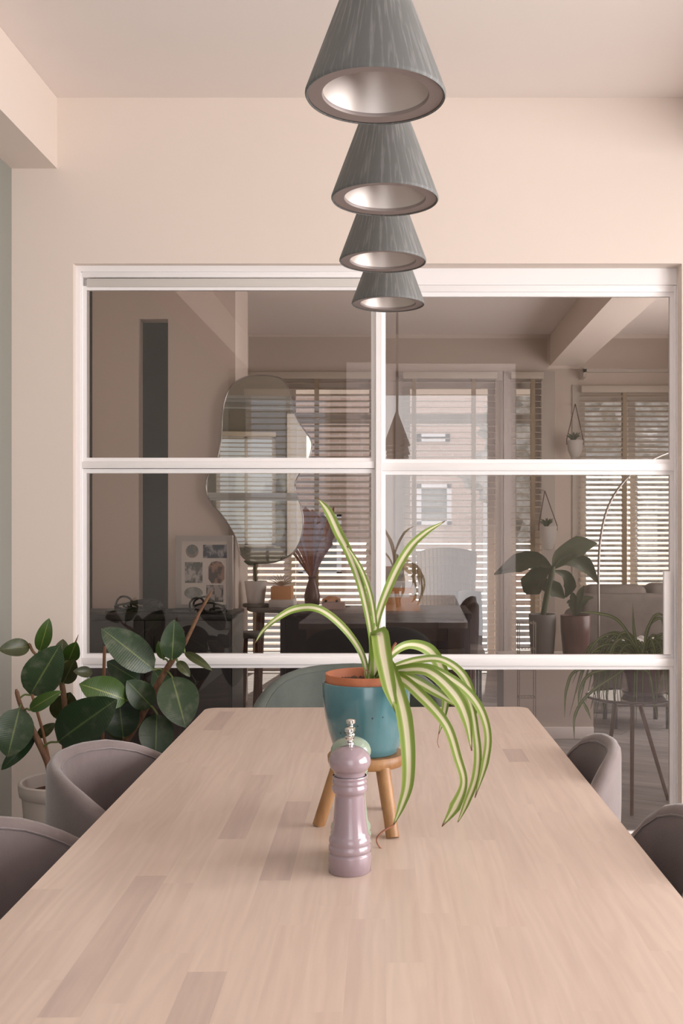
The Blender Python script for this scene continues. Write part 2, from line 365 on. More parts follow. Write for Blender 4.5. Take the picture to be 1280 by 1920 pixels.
x0, x1, z0, z1 = wins_r[0]
rbl = empty('venetian_blind', ((x0+x1)/2, RY+.045, z0), 'cream slatted blind on the rear window behind the camera', 'blind')
box('headrail', x0, x1, RY+.01, RY+.07, z1-.02, z1+.04, m_slat, rbl, .003)
me = None
for k in range(int((z1-z0)/.055)):
    if me is None:
        o = box('slat', -(x1-x0)/2+.005, (x1-x0)/2-.005, -.024, .024, -.002, .002, m_slat); me = o.data
    else:
        o = bpy.data.objects.new('slat', me); COL.objects.link(o)
    o.rotation_euler = (math.radians(-18), 0, 0); o.location = (0, 0, z1-.05-k*.055-z0); o.parent = rbl
# ------------------------------------------------------------------ glazed partition: two sliding doors in a white frame
dL, dR = D+.035, D+.075
fr = boxes('trim_4', [], m_frame); bm = bmesh.new()
zt = lambda py, d: PZ(py, d)
addbox(bm, OX0, PX(150, dL), dL, D+WT, 0, OZ1)                                   # left jamb
addbox(bm, PX(150, dL), PX(706, dL), dL, D+WT, zt(509, dL), OZ1)                  # head over the left door
addbox(bm, PX(704.5, dL), PX(713.5, dL), dL-.006, D+WT, 0, OZ1)                   # central post
addbox(bm, PX(713.5, dL), OX1, dR, D+WT, zt(534, dR), OZ1)                        # deep header board over the right door
addbox(bm, PX(1268, dR), OX1, dR-.01, D+WT, 0, zt(534, dR))                       # right jamb
bpy.data.objects.remove(fr); tag(bmo('trim_4', bm, m_frame), 'white frame around the glazed sliding doors', kind='structure')
def sash(name, x0, x1, ztop, d, px0, px1, rows, rails, label):
    """x0..x1 outer px of the sash, glass px0..px1, rows of panes (px), rails (px)"""
    root = empty(name, (PX((x0+x1)/2, d), d, 0), label, kind='structure')
    box('stile', PX(x0, d), PX(px0-6, d), d, d+.045, .01, ztop, m_frame, root, .002)
    box('stile', PX(px1+6, d), PX(x1, d), d, d+.045, .01, ztop, m_frame, root, .002)
    for a, b in rails:
        box('rail', PX(px0-6, d), PX(px1+6, d), d-.001, d+.045, PZ(b, d), PZ(a, d), m_frame, root, .002)
    for a, b in rows:
        X0, X1, Z0, Z1 = PX(px0-7.5, d), PX(px1+7.5, d), PZ(b+8, d), PZ(a-8, d); bw = 8/F*d
        bm = bmesh.new()
        addbox(bm, X0, X0+bw, d+.010, d+.03, Z0, Z1); addbox(bm, X1-bw, X1, d+.010, d+.03, Z0, Z1)
        addbox(bm, X0+bw, X1-bw, d+.010, d+.03, Z0, Z0+bw); addbox(bm, X0+bw, X1-bw, d+.010, d+.03, Z1-bw, Z1)
        bmo('glazing_bead', bm, m_frame, root)
        box('pane', X0+bw*.5, X1-bw*.5, d+.017, d+.021, Z0+bw*.5, Z1-bw*.5, m_glass, root)
    return root
fy = CY+EYE*F/dL
s1 = sash('door_2', 150.5, 704, zt(509.5, dL), dL+.008, 160, 696, [(543, 858), (887, 1226), (1253, 1566)], [(509.5, 520), (865, 878), (1233, 1246), (1571, 1576)], 'left white sliding door glazed in three tall panes')
s2 = sash('door_3', 714, 1267.5, zt(534.5, dR), dR+.004, 722, 1257, [(555, 861), (890, 1228), (1256, 1560)], [(534.5, 547), (868.5, 882.5), (1235, 1249), (1565, 1570)], 'right white sliding door glazed in three tall panes')
box('pull_strip', PX(1244, dR), PX(1258, dR), dR-.004, dR+.016, PZ(1227, dR), PZ(1071, dR), m_frame, s2, .002)
bc = box('roller_blind_cassette', PX(160.5, dL), PX(695.5, dL), dL+.012, dL+.044, PZ(536.5, dL), PZ(520.5, dL), m_cass, None, .003)
tag(bc, 'pale roller blind rolled up above the left sliding door', 'roller blind')

# ------------------------------------------------------------------ far room shell
tag(box('wall_far_left', BL-.12, BL, D+WT, BY, 0, CEIL, m_wall), 'left side wall of the far room', kind='structure')
bm = bmesh.new(); GY0, GY1, GZ0, GZ1 = 5.2, 7.2, .55, 2.45  # unseen side opening, added to let the fill light in
addbox(bm, RX, RX+.12, D+WT, GY0, 0, CEIL); addbox(bm, RX, RX+.12, GY1, BY, 0, CEIL); addbox(bm, RX, RX+.12, GY0, GY1, 0, GZ0); addbox(bm, RX, RX+.12, GY0, GY1, GZ1, CEIL)
tag(bmo('wall_far_right', bm, m_wall), 'right side wall of the far room with an opening added for the fill light', kind='structure')
tag(boxes('window_7', [(RX, RX+.05, y-.03, y+.03, GZ0, GZ1) for y in (GY0+.03, 6.2, GY1-.03)]+[(RX, RX+.05, GY0, GY1, z-.03, z+.03) for z in (GZ0+.03, GZ1-.03)], m_frame), 'unseen window frame added around the far room fill light', kind='structure')
SD = 6.30
hx0, hx1, hz = PX(260, SD), PX(315, SD), PZ(598, SD)
bm = bmesh.new(); addbox(bm, -1.16, -1.12, SD+.12, SD+1.15, 0, CEIL); addbox(bm, PX(173, SD), hx0, SD, SD+.10, 0, CEIL); addbox(bm, hx1, PX(441, SD), SD, SD+.12, 0, CEIL); addbox(bm, hx0, hx1, SD, SD+.12, hz, CEIL)
tag(bmo('wall_stub', bm, m_wall), 'cream stub wall with a narrow dark doorway', kind='structure')
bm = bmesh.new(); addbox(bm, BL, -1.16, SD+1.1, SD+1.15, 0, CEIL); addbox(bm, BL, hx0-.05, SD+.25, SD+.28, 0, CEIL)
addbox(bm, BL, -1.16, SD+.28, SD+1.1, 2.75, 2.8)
tag(bmo('wall_hall', bm, m_dark), 'hall wall with its shade put into the colour, behind the narrow doorway', kind='structure')
# far facade with four tall windows
W = [(PX(443, BY), PX(703, BY), .08, 2.56), (PX(757, BY), PX(928, BY), .08, 2.56), (PX(958, BY), PX(1014, BY), .08, 2.56), (PX(1088, BY), PX(1290, BY), .55, 2.44)]
bm = bmesh.new(); ed = [BL-.12]+[v for q in W for v in q[:2]]+[RX+.12]
for i in range(0, len(ed), 2): addbox(bm, ed[i], ed[i+1], BY, BY+.22, 0, CEIL)
for x0, x1, z0, z1 in W: addbox(bm, x0, x1, BY, BY+.22, z1, CEIL); addbox(bm, x0, x1, BY, BY+.22, -.1, z0)
tag(bmo('wall_facade', bm, m_wall), 'far facade wall with four blinded windows', kind='structure')
wl = ['tall far window behind the wavy mirror and desk', 'tall far window facing the brick house', 'narrow far window left of the hanging planters', 'wide far window behind the sofa']
ntape = [(.16, .5, .84), (.12, .76), (.74,), (.42,)]
ntape_px = [(478, 593), (776, 888), (999,), (1171,)]
for i, (x0, x1, z0, z1) in enumerate(W):
    t = .055; f = empty('window_%d' % (3+i), ((x0+x1)/2, BY, z0), wl[i], kind='structure')
    ys, ye = BY+.10, BY+.16; bars = [(x0, x0+t, ys, ye, z0, z1), (x1-t, x1, ys, ye, z0, z1), (x0+t, x1-t, ys, ye, z0, z0+t), (x0+t, x1-t, ys, ye, z1-t, z1)]
    cuts = [x0+t, x1-t]
    if x1-x0 > .9:
        xm = PX(545, BY) if i == 0 else (x0+x1)/2; bars.append((xm-.03, xm+.03, ys, ye, z0+t, z1-t))
    if i < 3: bars.append((x0+t, x1-t, ys, ye, 2.19, 2.27))
    boxes('window_frame', bars, m_cream, f)
    box('pane', x0+t*.5, x1-t*.5, BY+.128, BY+.132, z0+t*.5, z1-t*.5, m_wglass, f)
    c = .075                                                     # inner casing
    boxes('casing', [(x0-c, x0, BY-.02, BY-.001, max(z0-c, 0.002), z1+c), (x1, x1+c if i != 2 else x1+.12, BY-.02, BY-.001, max(z0-c, 0.002), z1+c), (x0, x1, BY-.02, BY-.001, z1, z1+c)], m_cream, f)
    # venetian blind
    bl = empty('venetian_blind', ((x0+x1)/2, BY-.06, z0), ['cream slatted blind behind the desk and mirror', 'cream slatted blind in front of the brick house', 'narrow cream slatted blind left of the hanging planters', 'cream slatted blind behind the sofa'][i], 'blind', 'venetian blinds on the far windows')
    a, b = x0-.04, x1+.04
    if i == 3: a = x0-.005
    if i == 1: a, b = x0-.01, x1+.01
    if i == 2: a, b = x0-.01, x1+.01
    box('headrail', a, b, BY-.095, BY-.025, z1+.0, z1+.06, m_slat, bl, .004)
    pitch = .0545 if i < 3 else .0445; depth = .05; tl = math.radians(24 if i in (0, 3) else 10)
    n = int((z1-.02-z0-.05)/pitch); me = None
    for k in range(n):
        z = z1-.03-k*pitch
        if me is None:
            dy, dz = depth/2*math.cos(tl), depth/2*math.sin(tl); th = .0018
            bm = bmesh.new(); prof = [(-dy, -dz-th), (0, -th+.002), (dy, dz-th), (dy, dz+th), (0, th+.002), (-dy, -dz+th)]
            hw = (b-a)/2-.008
            A = [bm.verts.new((-hw, p[0], p[1])) for p in prof]; B = [bm.verts.new((hw, p[0], p[1])) for p in prof]
            for q in range(6): bm.faces.new((A[q], A[(q+1) % 6], B[(q+1) % 6], B[q]))
            bm.faces.new(A[::-1]); bm.faces.new(B)
            o = bmo('slat', bm, m_slat); me = o.data
        else:
            o = bpy.data.objects.new('slat', me); COL.objects.link(o)
        o.location = (0, 0, z-z0); o.parent = bl
    zb = z1-.03-n*pitch
    box('bottom_rail', a+.008, b-.008, BY-.085, BY-.035, zb-.01, zb+.01, m_slat, bl, .003)
    for px in ntape_px[i]:
        xt = PX(px, BY-.09)
        for s in (-.092, -.031): box('ladder_tape', xt-.018, xt+.018, BY+s, BY+s+.002, zb, z1+.01, m_tape, bl)
cr = boxes('trim_5', [(PX(1092, 8.9), PX(1098, 8.9), 8.86, BY, PZ(708, 8.9), PZ(690, 8.9)), (PX(1092, 8.9), RX-.03, 8.86, 8.89, PZ(699, 8.9), PZ(693, 8.9))], m_cream)
tag(cr, 'slim curtain rail above the wide far window', kind='structure')
# ------------------------------------------------------------------ outdoors
tag(box('ground', -14, 16, BY+.22, 40, -.40, -.25, M('street_paving', (.42, .38, .35), .9, var=.3, scale=(3, 3, 3))), 'pale street paving outside', kind='structure')
tag(box('balcony_slab', -2.2, 1.42, BY+.22, BY+1.55, 2.62, 2.80, m_cream), 'balcony slab projecting above the tall far windows', kind='structure')
tag(box('window_canopy', 1.42, 3.2, BY+.22, BY+.90, 2.62, 2.74, m_cream), 'shallow canopy above the wide far window', kind='structure')
mb = bpy.data.materials.new('pale_pink_brick'); mb.use_nodes = True; N = mb.node_tree.nodes; L = mb.node_tree.links
tcx = N.new('ShaderNodeTexCoord'); mpg = N.new('ShaderNodeMapping'); mpg.inputs['Rotation'].default_value = (R90, 0, 0); bt = N.new('ShaderNodeTexBrick')
L.new(tcx.outputs['Object'], mpg.inputs[0]); L.new(mpg.outputs[0], bt.inputs['Vector'])
bt.inputs['Color1'].default_value = (.62, .44, .36, 1); bt.inputs['Color2'].default_value = (.54, .37, .30, 1); bt.inputs['Mortar'].default_value = (.62, .55, .50, 1)
bt.inputs['Scale'].default_value = 1.0; bt.inputs['Brick Width'].default_value = .22; bt.inputs['Row Height'].default_value = .068; bt.inputs['Mortar Size'].default_value = .008
L.new(bt.outputs[0], N['Principled BSDF'].inputs['Base Color']); N['Principled BSDF'].inputs['Roughness'].default_value = .9
HY = 20.0
hs = empty('brick_house', (0, HY, -.25), 'pale brick house across the street beyond the blinds', 'house')
box('wall', -7, 3.1, HY, HY+4, -.25, 7, mb, hs)
def hwin(px0, py0, px1, py1):
    x0, x1, z0, z1 = PX(px0, HY), PX(px1, HY), PZ(py1, HY), PZ(py0, HY)
    q = boxes('window', [(x0, x0+.09, HY-.06, HY, z0, z1), (x1-.09, x1, HY-.06, HY, z0, z1), (x0, x1, HY-.06, HY, z0, z0+.09), (x0, x1, HY-.06, HY, z1-.09, z1)], M('white_house_trim', (.85, .85, .88), .5), hs)
    box('pane', x0+.08, x1-.08, HY-.02, HY-.004, z0+.08, z1-.08, M('house_window_glass', (.20, .22, .22), .1), q)
hwin(781, 908, 846, 986); hwin(781, 814, 843, 828); hwin(560, 960, 640, 1080); hwin(962, 880, 1000, 1060); hwin(460, 720, 530, 900)
box('door', PX(905, HY), PX(935, HY), HY-.05, HY-.001, -.25, 1.9, M('house_door_paint', (.60, .58, .58), .5), hs)
hv, hf = [], []; nx, nz = 60, 36
hd = tag(bmo('garden_hedge', (lambda b: (bmesh.ops.create_icosphere(b, subdivisions=5, radius=1), b)[1])(bmesh.new()), M('grey_twiggy_hedge', (.26, .235, .19), .95, var_col=(.56, .53, .50, 1), scale=(7, 7, 7), bump=1, bscale=9)), 'tall grey twiggy hedge outside the wide far window', 'hedge')
rnd = random.Random(3)
for v in hd.data.vertices:
    k = 1+.06*math.sin(v.co.x*23+v.co.z*17)+.05*math.sin(v.co.z*41+v.co.y*13)+rnd.uniform(-.05, .05)
    v.co = Vector((4.4+v.co.x*k*3.2, 15.5+v.co.y*k*1.4, 2.2+max(v.co.z*k, -1.0)*2.45))

# ------------------------------------------------------------------ dining table with separate staves
TT = .75
TW, TLEN, TTH = .90, 2.24, .03
TYAW = .02
tb = empty('dining_table', (-.0975, 2.88, 0), 'whitewashed birch butcher-block dining table with rounded corners', 'table', rz=TYAW)   # local -y runs towards the camera
def rrect(w, l, r, n=6):
    pts = []
    for cx_, cy_, a0 in ((w/2-r, -r, 0), (-w/2+r, -r, 90), (-w/2+r, -l+r, 180), (w/2-r, -l+r, 270)):
        for k in range(n+1):
            a = math.radians(a0+90*k/n); pts.append((cx_+r*math.cos(a), cy_+r*math.sin(a)))
    return pts
outline = rrect(TW, TLEN, .034)
NR = 20; RW = TW/NR
dark = {5: [(.785, 1.217)], 7: [(.99, 1.414)], 3: [(1.39, 1.82)], 6: [(1.714, 2.15)], 1: [(.06, .32)], 17: [(.55, .68)]}
def clip_convex(poly, cl):
    out = poly
    for i in range(len(cl)):
        a, b = cl[i], cl[(i+1) % len(cl)]; inp = out; out = []
        side = lambda p: (b[0]-a[0])*(p[1]-a[1])-(b[1]-a[1])*(p[0]-a[0])
        for j in range(len(inp)):
            p, q = inp[j], inp[(j+1) % len(inp)]; sp_, sq = side(p), side(q)
            if sp_ >= 0: out.append(p)
            if (sp_ >= 0) != (sq >= 0):
                t = sp_/(sp_-sq); out.append((p[0]+t*(q[0]-p[0]), p[1]+t*(q[1]-p[1])))
        if not out: return []
    return out
rt = random.Random(11)
for r in range(NR):
    cuts = [0.0]; dk = dark.get(r, [])
    segs = []; v = 0.0; stops = [x for q in dk for x in q]+[TLEN]
    for a, b, isd in sorted([(q[0], q[1], True) for q in dk]+[(TLEN, TLEN, False)]):
        while v < a-1e-6:
            ln = rt.uniform(.30, .58)
            e = min(v+ln, a)
            if a-e < .12: e = a
            segs.append((v, e, False)); v = e
        if isd: segs.append((a, b, True)); v = b
    for a, b, isd in segs:
        x0, x1 = -TW/2+r*RW+.00001, -TW/2+(r+1)*RW-.00001
        poly = clip_convex([(x0, -b+.00001), (x1, -b+.00001), (x1, -a-.00001), (x0, -a-.00001)], outline)
        if len(poly) < 3: continue
        cxx = sum(p[0] for p in poly)/len(poly); cyy = sum(p[1] for p in poly)/len(poly); n = len(poly)
        vs = [(p[0]-cxx, p[1]-cyy, 0) for p in poly]+[(p[0]-cxx, p[1]-cyy, -TTH) for p in poly]
        fs = [tuple(range(n)), tuple(range(2*n-1, n-1, -1))]+[(i, n+i, n+(i+1) % n, (i+1) % n) for i in range(n)]
        o = mo('stave', vs, fs, m_birchd if isd else m_birch); o.location = (cxx, cyy, TT); o.parent = tb
for sx in (-1, 1):
    for yy in (-.12, -TLEN+.12):
        bm = bmesh.new(); addbox(bm, sx*.38-.035, sx*.38+.035, yy-.035, yy+.035, 0, TT-TTH)
        for v_ in bm.verts:
            if v_.co.z < .1: v_.co.x = sx*.38+(v_.co.x-sx*.38)*.6; v_.co.y = yy+(v_.co.y-yy)*.6
        bmo('leg', bm, m_edge, tb, local=True)
boxes('apron', [], m_edge)
bpy.data.objects.remove(bpy.data.objects['apron'])
for sx in (-1, 1): box('apron', sx*.37-.01, sx*.37+.01, -TLEN+.17, -.17, TT-TTH-.08, TT-TTH-.001, m_edge, tb, local=True)
for yy in (-.13, -TLEN+.13): box('apron', -.34, .34, yy-.01, yy+.01, TT-TTH-.08, TT-TTH-.001, m_edge, tb, local=True)

# ------------------------------------------------------------------ velvet tub chairs
def interp(x, tab):
    for (a0, b0), (a1, b1) in zip(tab, tab[1:]):
        if x <= a1:
            t = (x-a0)/(a1-a0); return b0+(b1-b0)*t
    return tab[-1][1]
def make_chair(mat, label, group, loc, rz, a=.275, b=.27, top=.785, snug=False):
    """faces local +y, backrest at -y; origin on the floor under the seat"""
    c = empty('tub_chair', loc, label, 'chair', group, rz)
    NT, NS = 37, 14; V, Fc = [], []
    for i in range(NT):
        s = -1+2*i/(NT-1); th = s*math.radians(128); at = abs(s)
        x, y = a*math.sin(th), -b*math.cos(th)
        if at > .70:                                        # arms run forward
            x = math.copysign(a*(math.sin(math.radians(128*.70))+.0*(at-.7)), s)*(1-.10*(at-.7)); y = -b*math.cos(math.radians(128*.70))+(at-.70)*.62
        nx_, ny_ = (x/a**2, min(y, 0)/b**2); ln = math.hypot(nx_, ny_); nx_, ny_ = nx_/ln, ny_/ln
        zt_ = interp(at, ((0, top), (.12, top-.002), (.2, top-.012), (.26, top-.032), (.30, top-.058), (.34, top-.088), (.40, top-.106), (.47, top-.120), (.55, top-.132), (.70, top-.145), (1, top-.175)) if snug else ((0, top), (.15, top-.002), (.28, top-.010), (.38, top-.026), (.47, top-.050), (.55, top-.080), (.62, top-.108), (.72, top-.140), (.85, top-.165), (1, top-.185)))
        zb_ = .36
        ring = []
        hgt = zt_-zb_; tk = .014+.010*min(1, at/.6)
        prof = []
        for k in range(6):                                   # inner side upwards
            q = k/5; prof.append((-tk*(.9+.35*math.sin(q*math.pi))+.02*(1-q)*0, zb_+q*(hgt-.022)))
        for k in range(1, 6):                                # rounded rim
            an = math.pi-math.pi*k/6; prof.append((math.cos(an)*tk*.95, zt_-.022+.022*math.sin(an)))
        for k in range(6):                                   # outer side down, belly
            q = k/5; prof.append((tk*(.95+.55*math.sin(q*math.pi)), zt_-.022-q*(hgt-.022)))
        for off, z in prof:
            lean = .06*(z-.55)*(1 if at < .75 else 0)        # slight backward lean
            V.append((x+nx_*(off+lean), y+ny_*(off+lean), z))
    n = 17
    for i in range(NT-1):
        for k in range(n-1): Fc.append((i*n+k, i*n+k+1, (i+1)*n+k+1, (i+1)*n+k))
        Fc.append((i*n+n-1, i*n, (i+1)*n, (i+1)*n+n-1))
    Fc.append(tuple(range(n))[::-1]); Fc.append(tuple((NT-1)*n+k for k in range(n)))
    bk = mo('backrest', V, Fc, mat, c, smooth=True, local=True, auto=math.radians(55))
    # piping along the front rim of the shell
    pip = []
    for i in range(NT): pip.append(Vector(V[i*n+5])+Vector((0, 0, .004)))
    tube('piping', pip, .0018, mat, bk, 6, local=True)
    # seat cushion
    pr = [(0, .475), (.16, .475), (.215, .468), (.238, .45), (.242, .42), (.23, .385), (.20, .365), (0, .36)]
    v, f = lathe_data(pr, 32); v = [(x*.98, y*1.02+.03, z) for x, y, z in v]
    bm = bmesh.new(); vs = [bm.verts.new(p) for p in v]
    for q in f: bm.faces.new([vs[i] for i in q])
    bmesh.ops.remove_doubles(bm, verts=bm.verts, dist=1e-5); bmo('seat', bm, mat, c, True, True)
    for sx in (-1, 1):
        for sy in (-1, 1): tube('leg', [(sx*.15, sy*.14, .362), (sx*.215, sy*.20, .0)], [.014, .009], m_blackmetal, c, 8, True)
    return c
G = 'velvet tub chairs round the dining table'
make_chair(m_velm, 'mauve velvet tub chair next to the rubber plant', G, (-.435, 2.16, 0), -R90+.03)
make_chair(m_velm, 'mauve velvet tub chair at the left edge nearest the camera', G, (-.465, 1.545, 0), -R90+.03)
make_chair(m_velm, 'mauve velvet tub chair on the right in front of the tripod table', G, (.165, 2.19, 0), R90-.03, a=.262, top=.805, snug=True)
make_chair(m_velm, 'mauve velvet tub chair at the right edge nearest the camera', G, (.192, 1.608, 0), R90-.03, a=.262, top=.805, snug=True)
make_chair(m_velg, 'grey-green velvet tub chair at the head of the table by the glass', G, (-.165, 3.22, 0), math.pi, a=.295, b=.28, top=.79)

# ------------------------------------------------------------------ pendant lamps
LR, LZ = .08, EYE+.49
for i, (px, wd, lab) in enumerate([(704, 132, 'grey cone pendant lamp nearest the camera, cut by the top edge'), (721.5, 100.5, 'second grey cone pendant lamp from the camera'),
                                   (717.5, 81.5, 'third grey cone pendant lamp from the camera'), (727.5, 68.5, 'smallest-looking grey cone pendant lamp nearest the glass doors')]):
    d = F*LR/wd; x = PX(px, d)
    lp = empty('pendant_lamp', (x, d, LZ), lab, 'lamp', 'cone pendant lamps above the table')
    H = .198; rt_ = .0075
    sh = [(LR-.0035, 0.0), (LR-.0012, -.0012), (LR, .0008), (LR, .003)]+[(LR+(rt_-LR)*q/10, .003+(H-.003)*q/10) for q in range(1, 11)]+[(.004, H+.002), (0, H+.002)]
    s = lathe('lamp_shade', sh, m_lampout, lp, seg=64, local=True)
    lathe('inner_ring', [(LR-.0036, .0006), (LR*.762, .0016), (LR*.752, .0035), (LR*.748, .006)], m_lampring, lp, seg=64, local=True)
    lathe('reflector', [(LR*.748, .0055)]+[(LR*(.748-.50*q/10-.0*q), .0055+.115*(q/10)**1.0) for q in range(1, 11)]+[(0, .122)], m_lampin, lp, seg=64, local=True)
    lathe('bulb', [(0, .060), (.012, .064), (.018, .078), (.016, .092), (.010, .105), (.010, .121), (0, .121)], M('frosted_bulb', (.7, .68, .65), .35), lp, seg=24, local=True)
    tube('cord', [(0, 0, H), (0, 0, CEIL-LZ-.022)], .0028, m_cord, lp, 8, True)
    lathe('ceiling_rose', [(0, CEIL-LZ-.001), (.045, CEIL-LZ-.001), (.045, CEIL-LZ-.014), (.035, CEIL-LZ-.024), (0, CEIL-LZ-.024)], m_lampout, lp, seg=32, local=True)

# ------------------------------------------------------------------ pepper mills
K = .000147*1.03
prof = [(0, 1540), (200, 1540), (208, 1534), (208, 1372), (206, 1362), (195, 1354), (195, 1346), (205, 1338), (207, 1310), (205, 1282), (196, 1273), (200, 1262), (204, 1235), (198, 1205), (186, 1188), (178, 1170), (172, 1130), (163, 1060), (156, 990),
        (150, 900), (145, 800), (143, 778), (152, 768), (168, 752), (173, 722), (171, 700), (162, 686), (162, 678), (170, 668), (172, 655), (164, 640), (160, 632), (168, 622), (168, 604), (165, 598)]
prof_h = [(150, 598)]+[(205*math.sin(a)**.92 if math.sin(a) > 0 else 0, 456+148*math.cos(a)) for a in [math.pi*k/20 for k in range(5, 21)]]
knob = [(0, 312), (34, 312), (36, 296), (44, 290), (40, 276), (26, 264), (24, 254), (44, 250), (47, 242), (47, 218), (42, 212), (24, 206), (22, 196), (40, 188), (24, 182), (22, 176), (44, 172), (48, 166), (48, 142), (42, 132), (20, 126), (0, 124)]
def mill(px, d, mat, lab):
    m_ = empty('pepper_mill', (PX(px, d), d, TT), lab, 'pepper mill', 'lacquered mills on the dining table')
    z = lambda L_: [(r*K, (1540-y)*K*.985) for r, y in L_]
    lathe('body', z(prof), mat, m_, seg=56, local=True, auto=math.radians(75)); lathe('head', z(prof_h), mat, m_, seg=56, local=True, auto=math.radians(75))
    lathe('knob', z(knob), m_chrome, m_, seg=16, local=True, auto=math.radians(30))
mill(655.5, 1.507, m_mauve, 'shiny mauve pepper mill in front on the table')
mill(657.5, 1.573, m_green, 'shiny sage green mill hidden behind the mauve one')

# ------------------------------------------------------------------ plant stool, teal pot, spider plant
pc = Vector((PX(687, 1.755), 1.755, TT))
st = empty('plant_stool', pc, 'small three-legged mango wood plant stool on the table', 'plant stool')
SZ = PZ(1424, 1.70)-TT
lathe('stool_top', [(0, SZ-.019), (.063, SZ-.019), (.066, SZ-.015), (.067, SZ-.004), (.064, SZ), (0, SZ)], m_mango, st, seg=48, local=True)
for fx, fy_, tx, ty in ((PX(597, 1.735)-pc.x, 1.735-pc.y, -.048, -.012), (PX(736, 1.665)-pc.x, 1.665-pc.y, .030, -.048), (.035, .085, .022, .045)):
    tube('leg', [(tx, ty, SZ-.018), (fx, fy_, 0.0)], [.0112, .0108], m_mango, st, 16, True)
pt = empty('teal_plant_pot', pc+Vector((0, 0, SZ)), 'glossy teal ceramic pot on the wooden stool', 'pot')
PH = .123
tp = [(0, .0), (.050, .0), (.0535, .003), (.0585, .016), (.0645, .036), (.0705, .062), (.0742, .088), (.0757, PH-.004), (.0752, PH-.0008), (.0738, PH), (.0720, PH-.002), (.0715, PH-.02), (.066, .05), (.05, .012), (0, .010)]
pb = lathe('pot_body', tp, m_teal, pt, seg=64, local=True)
for k, (an, z, s) in enumerate([(-1.9, .068, .0016), (-1.75, .058, .0010), (-2.1, .045, .0011), (-2.0, .047, .0008), (-2.25, .043, .0010), (-1.4, .071, .0012), (-1.15, .072, .001)]):
    r = .0705+(z-.062)*.14+.0004 if z > .062 else .0645+(z-.036)*.23+.0004
    lathe('glaze_chip', [(0, .0004), (s, .0002), (s*1.4, -.0006)], m_tealin, pb, c=(0, 0, 0), seg=8, local=True)
    ch = [o for o in pb.children][-1]; ch.location = (r*math.cos(an), r*math.sin(an), z); ch.rotation_euler = (0, R90, an)
sp_ = empty('spider_plant', pc+Vector((0, 0, SZ+.012)), 'variegated spider plant in a terracotta pot inside the teal pot', 'plant')
ZR = 1.006-(TT+SZ+.012)
lathe('terracotta_pot', [(0, 0), (.046, 0), (.048, .003), (.062, .08), (.0645, ZR-.022), (.0695, ZR-.020), (.0712, ZR-.002), (.0700, ZR), (.0665, ZR-.001), (.0650, ZR-.02), (.060, ZR-.03), (0, ZR-.03)], m_terra, sp_, seg=56, local=True)
bm = bmesh.new()
bmesh.ops.create_grid(bm, x_segments=28, y_segments=28, size=.062)
rs = random.Random(5)
for v in bm.verts: v.co.z = ZR-.016+rs.uniform(-.004, .004)
bmesh.ops.delete(bm, geom=[v for v in bm.verts if math.hypot(v.co.x, v.co.y) > .0625], context='VERTS')
tag(bmo('soil', bm, m_soil, sp_, local=True))
def blade(name, pts, wid, mat, parent, fold=.25, n=7, face=None, tipbrown=True):
    """ribbon leaf through 3D points, half-widths per control point"""
    c = catmull(pts, n); m_ = len(c); V, Fc, uv = [], [], []
    for i, p in enumerate(c):
        t = (c[min(i+1, m_-1)]-c[max(i-1, 0)]).normalized(); u = i/(m_-1)*(len(pts)-1); k = min(int(u), len(pts)-2); w_ = wid[k]+(wid[k+1]-wid[k])*(u-k)
        view = face if face is not None else (Vector((0, 0, EYE+.25))-p).normalized()
        s = t.cross(view)
        if s.length < .02: s = Vector((1, 0, 0))
        s.normalize(); nn = s.cross(t).normalized()
        for j, q in enumerate((-1, -.5, 0, .5, 1)):
            V.append(p+s*w_*q+nn*(abs(q)*w_*fold)); uv.append((.5+.5*q, i/(m_-1)))
    for i in range(m_-1):
        for j in range(4): Fc.append((i*5+j, i*5+j+1, (i+1)*5+j+1, (i+1)*5+j))
    return mo(name, V, Fc, mat, parent, smooth=True, uvs=uv)
def sleaf(lst, dep, wpx):
    ctrl = [P(x, y, d) for (x, y), d in zip(lst, dep)]
    blade('leaf', ctrl, [w_/F*d for w_, d in zip(wpx, dep)], m_sp, sp_)
c0 = 1.755
sleaf([(692, 1278), (696, 1200), (678, 1106), (654, 1038), (634, 999), (615, 959), (595, 934)], [c0, c0, c0+.01, c0+.02, c0+.03, c0+.03, c0+.03], [5, 5, 7, 8, 9, 8, 1])
sleaf([(698, 1278), (704, 1200), (697, 1130), (682, 1080), (666, 1048), (650, 1024)], [c0+.01]*6, [4, 5, 5, 5, 4, 1])
sleaf([(703, 1278), (705, 1173), (733, 1090), (765, 1031), (797, 999), (834, 977)], [c0, c0+.01, c0+.03, c0+.05, c0+.06, c0+.07], [5, 6, 8.5, 8, 6, .8])
sleaf([(692, 1278), (676, 1222), (640, 1173), (597, 1142), (553, 1142), (516, 1162), (492, 1184), (478, 1206)], [c0, c0, c0-.01, c0-.02, c0-.02, c0-.03, c0-.03, c0-.03], [5, 6, 7, 7, 7, 5, 3, .6])
sleaf([(703, 1276), (706, 1225), (711, 1189), (718, 1230), (730, 1290), (744, 1340)], [c0, c0-.005, c0-.03, c0-.06, c0-.085, c0-.095], [6, 13, 17, 17, 13, 1])
sleaf([(705, 1272), (727, 1244), (744, 1290), (758, 1345), (765, 1410), (764, 1470), (752, 1512), (737, 1548)], [c0, c0-.03, c0-.075, c0-.10, c0-.12, c0-.12, c0-.12, c0-.12], [5, 9, 13, 15, 13.5, 11, 7, 1])
sleaf([(705, 1276), (729, 1232), (765, 1209), (804, 1219), (829, 1258), (836, 1304), (830, 1347), (822, 1377)], [c0+.02, c0+.03, c0+.05, c0+.06, c0+.06, c0+.06, c0+.06, c0+.06], [5, 7, 8, 12, 11, 8, 5, .8])
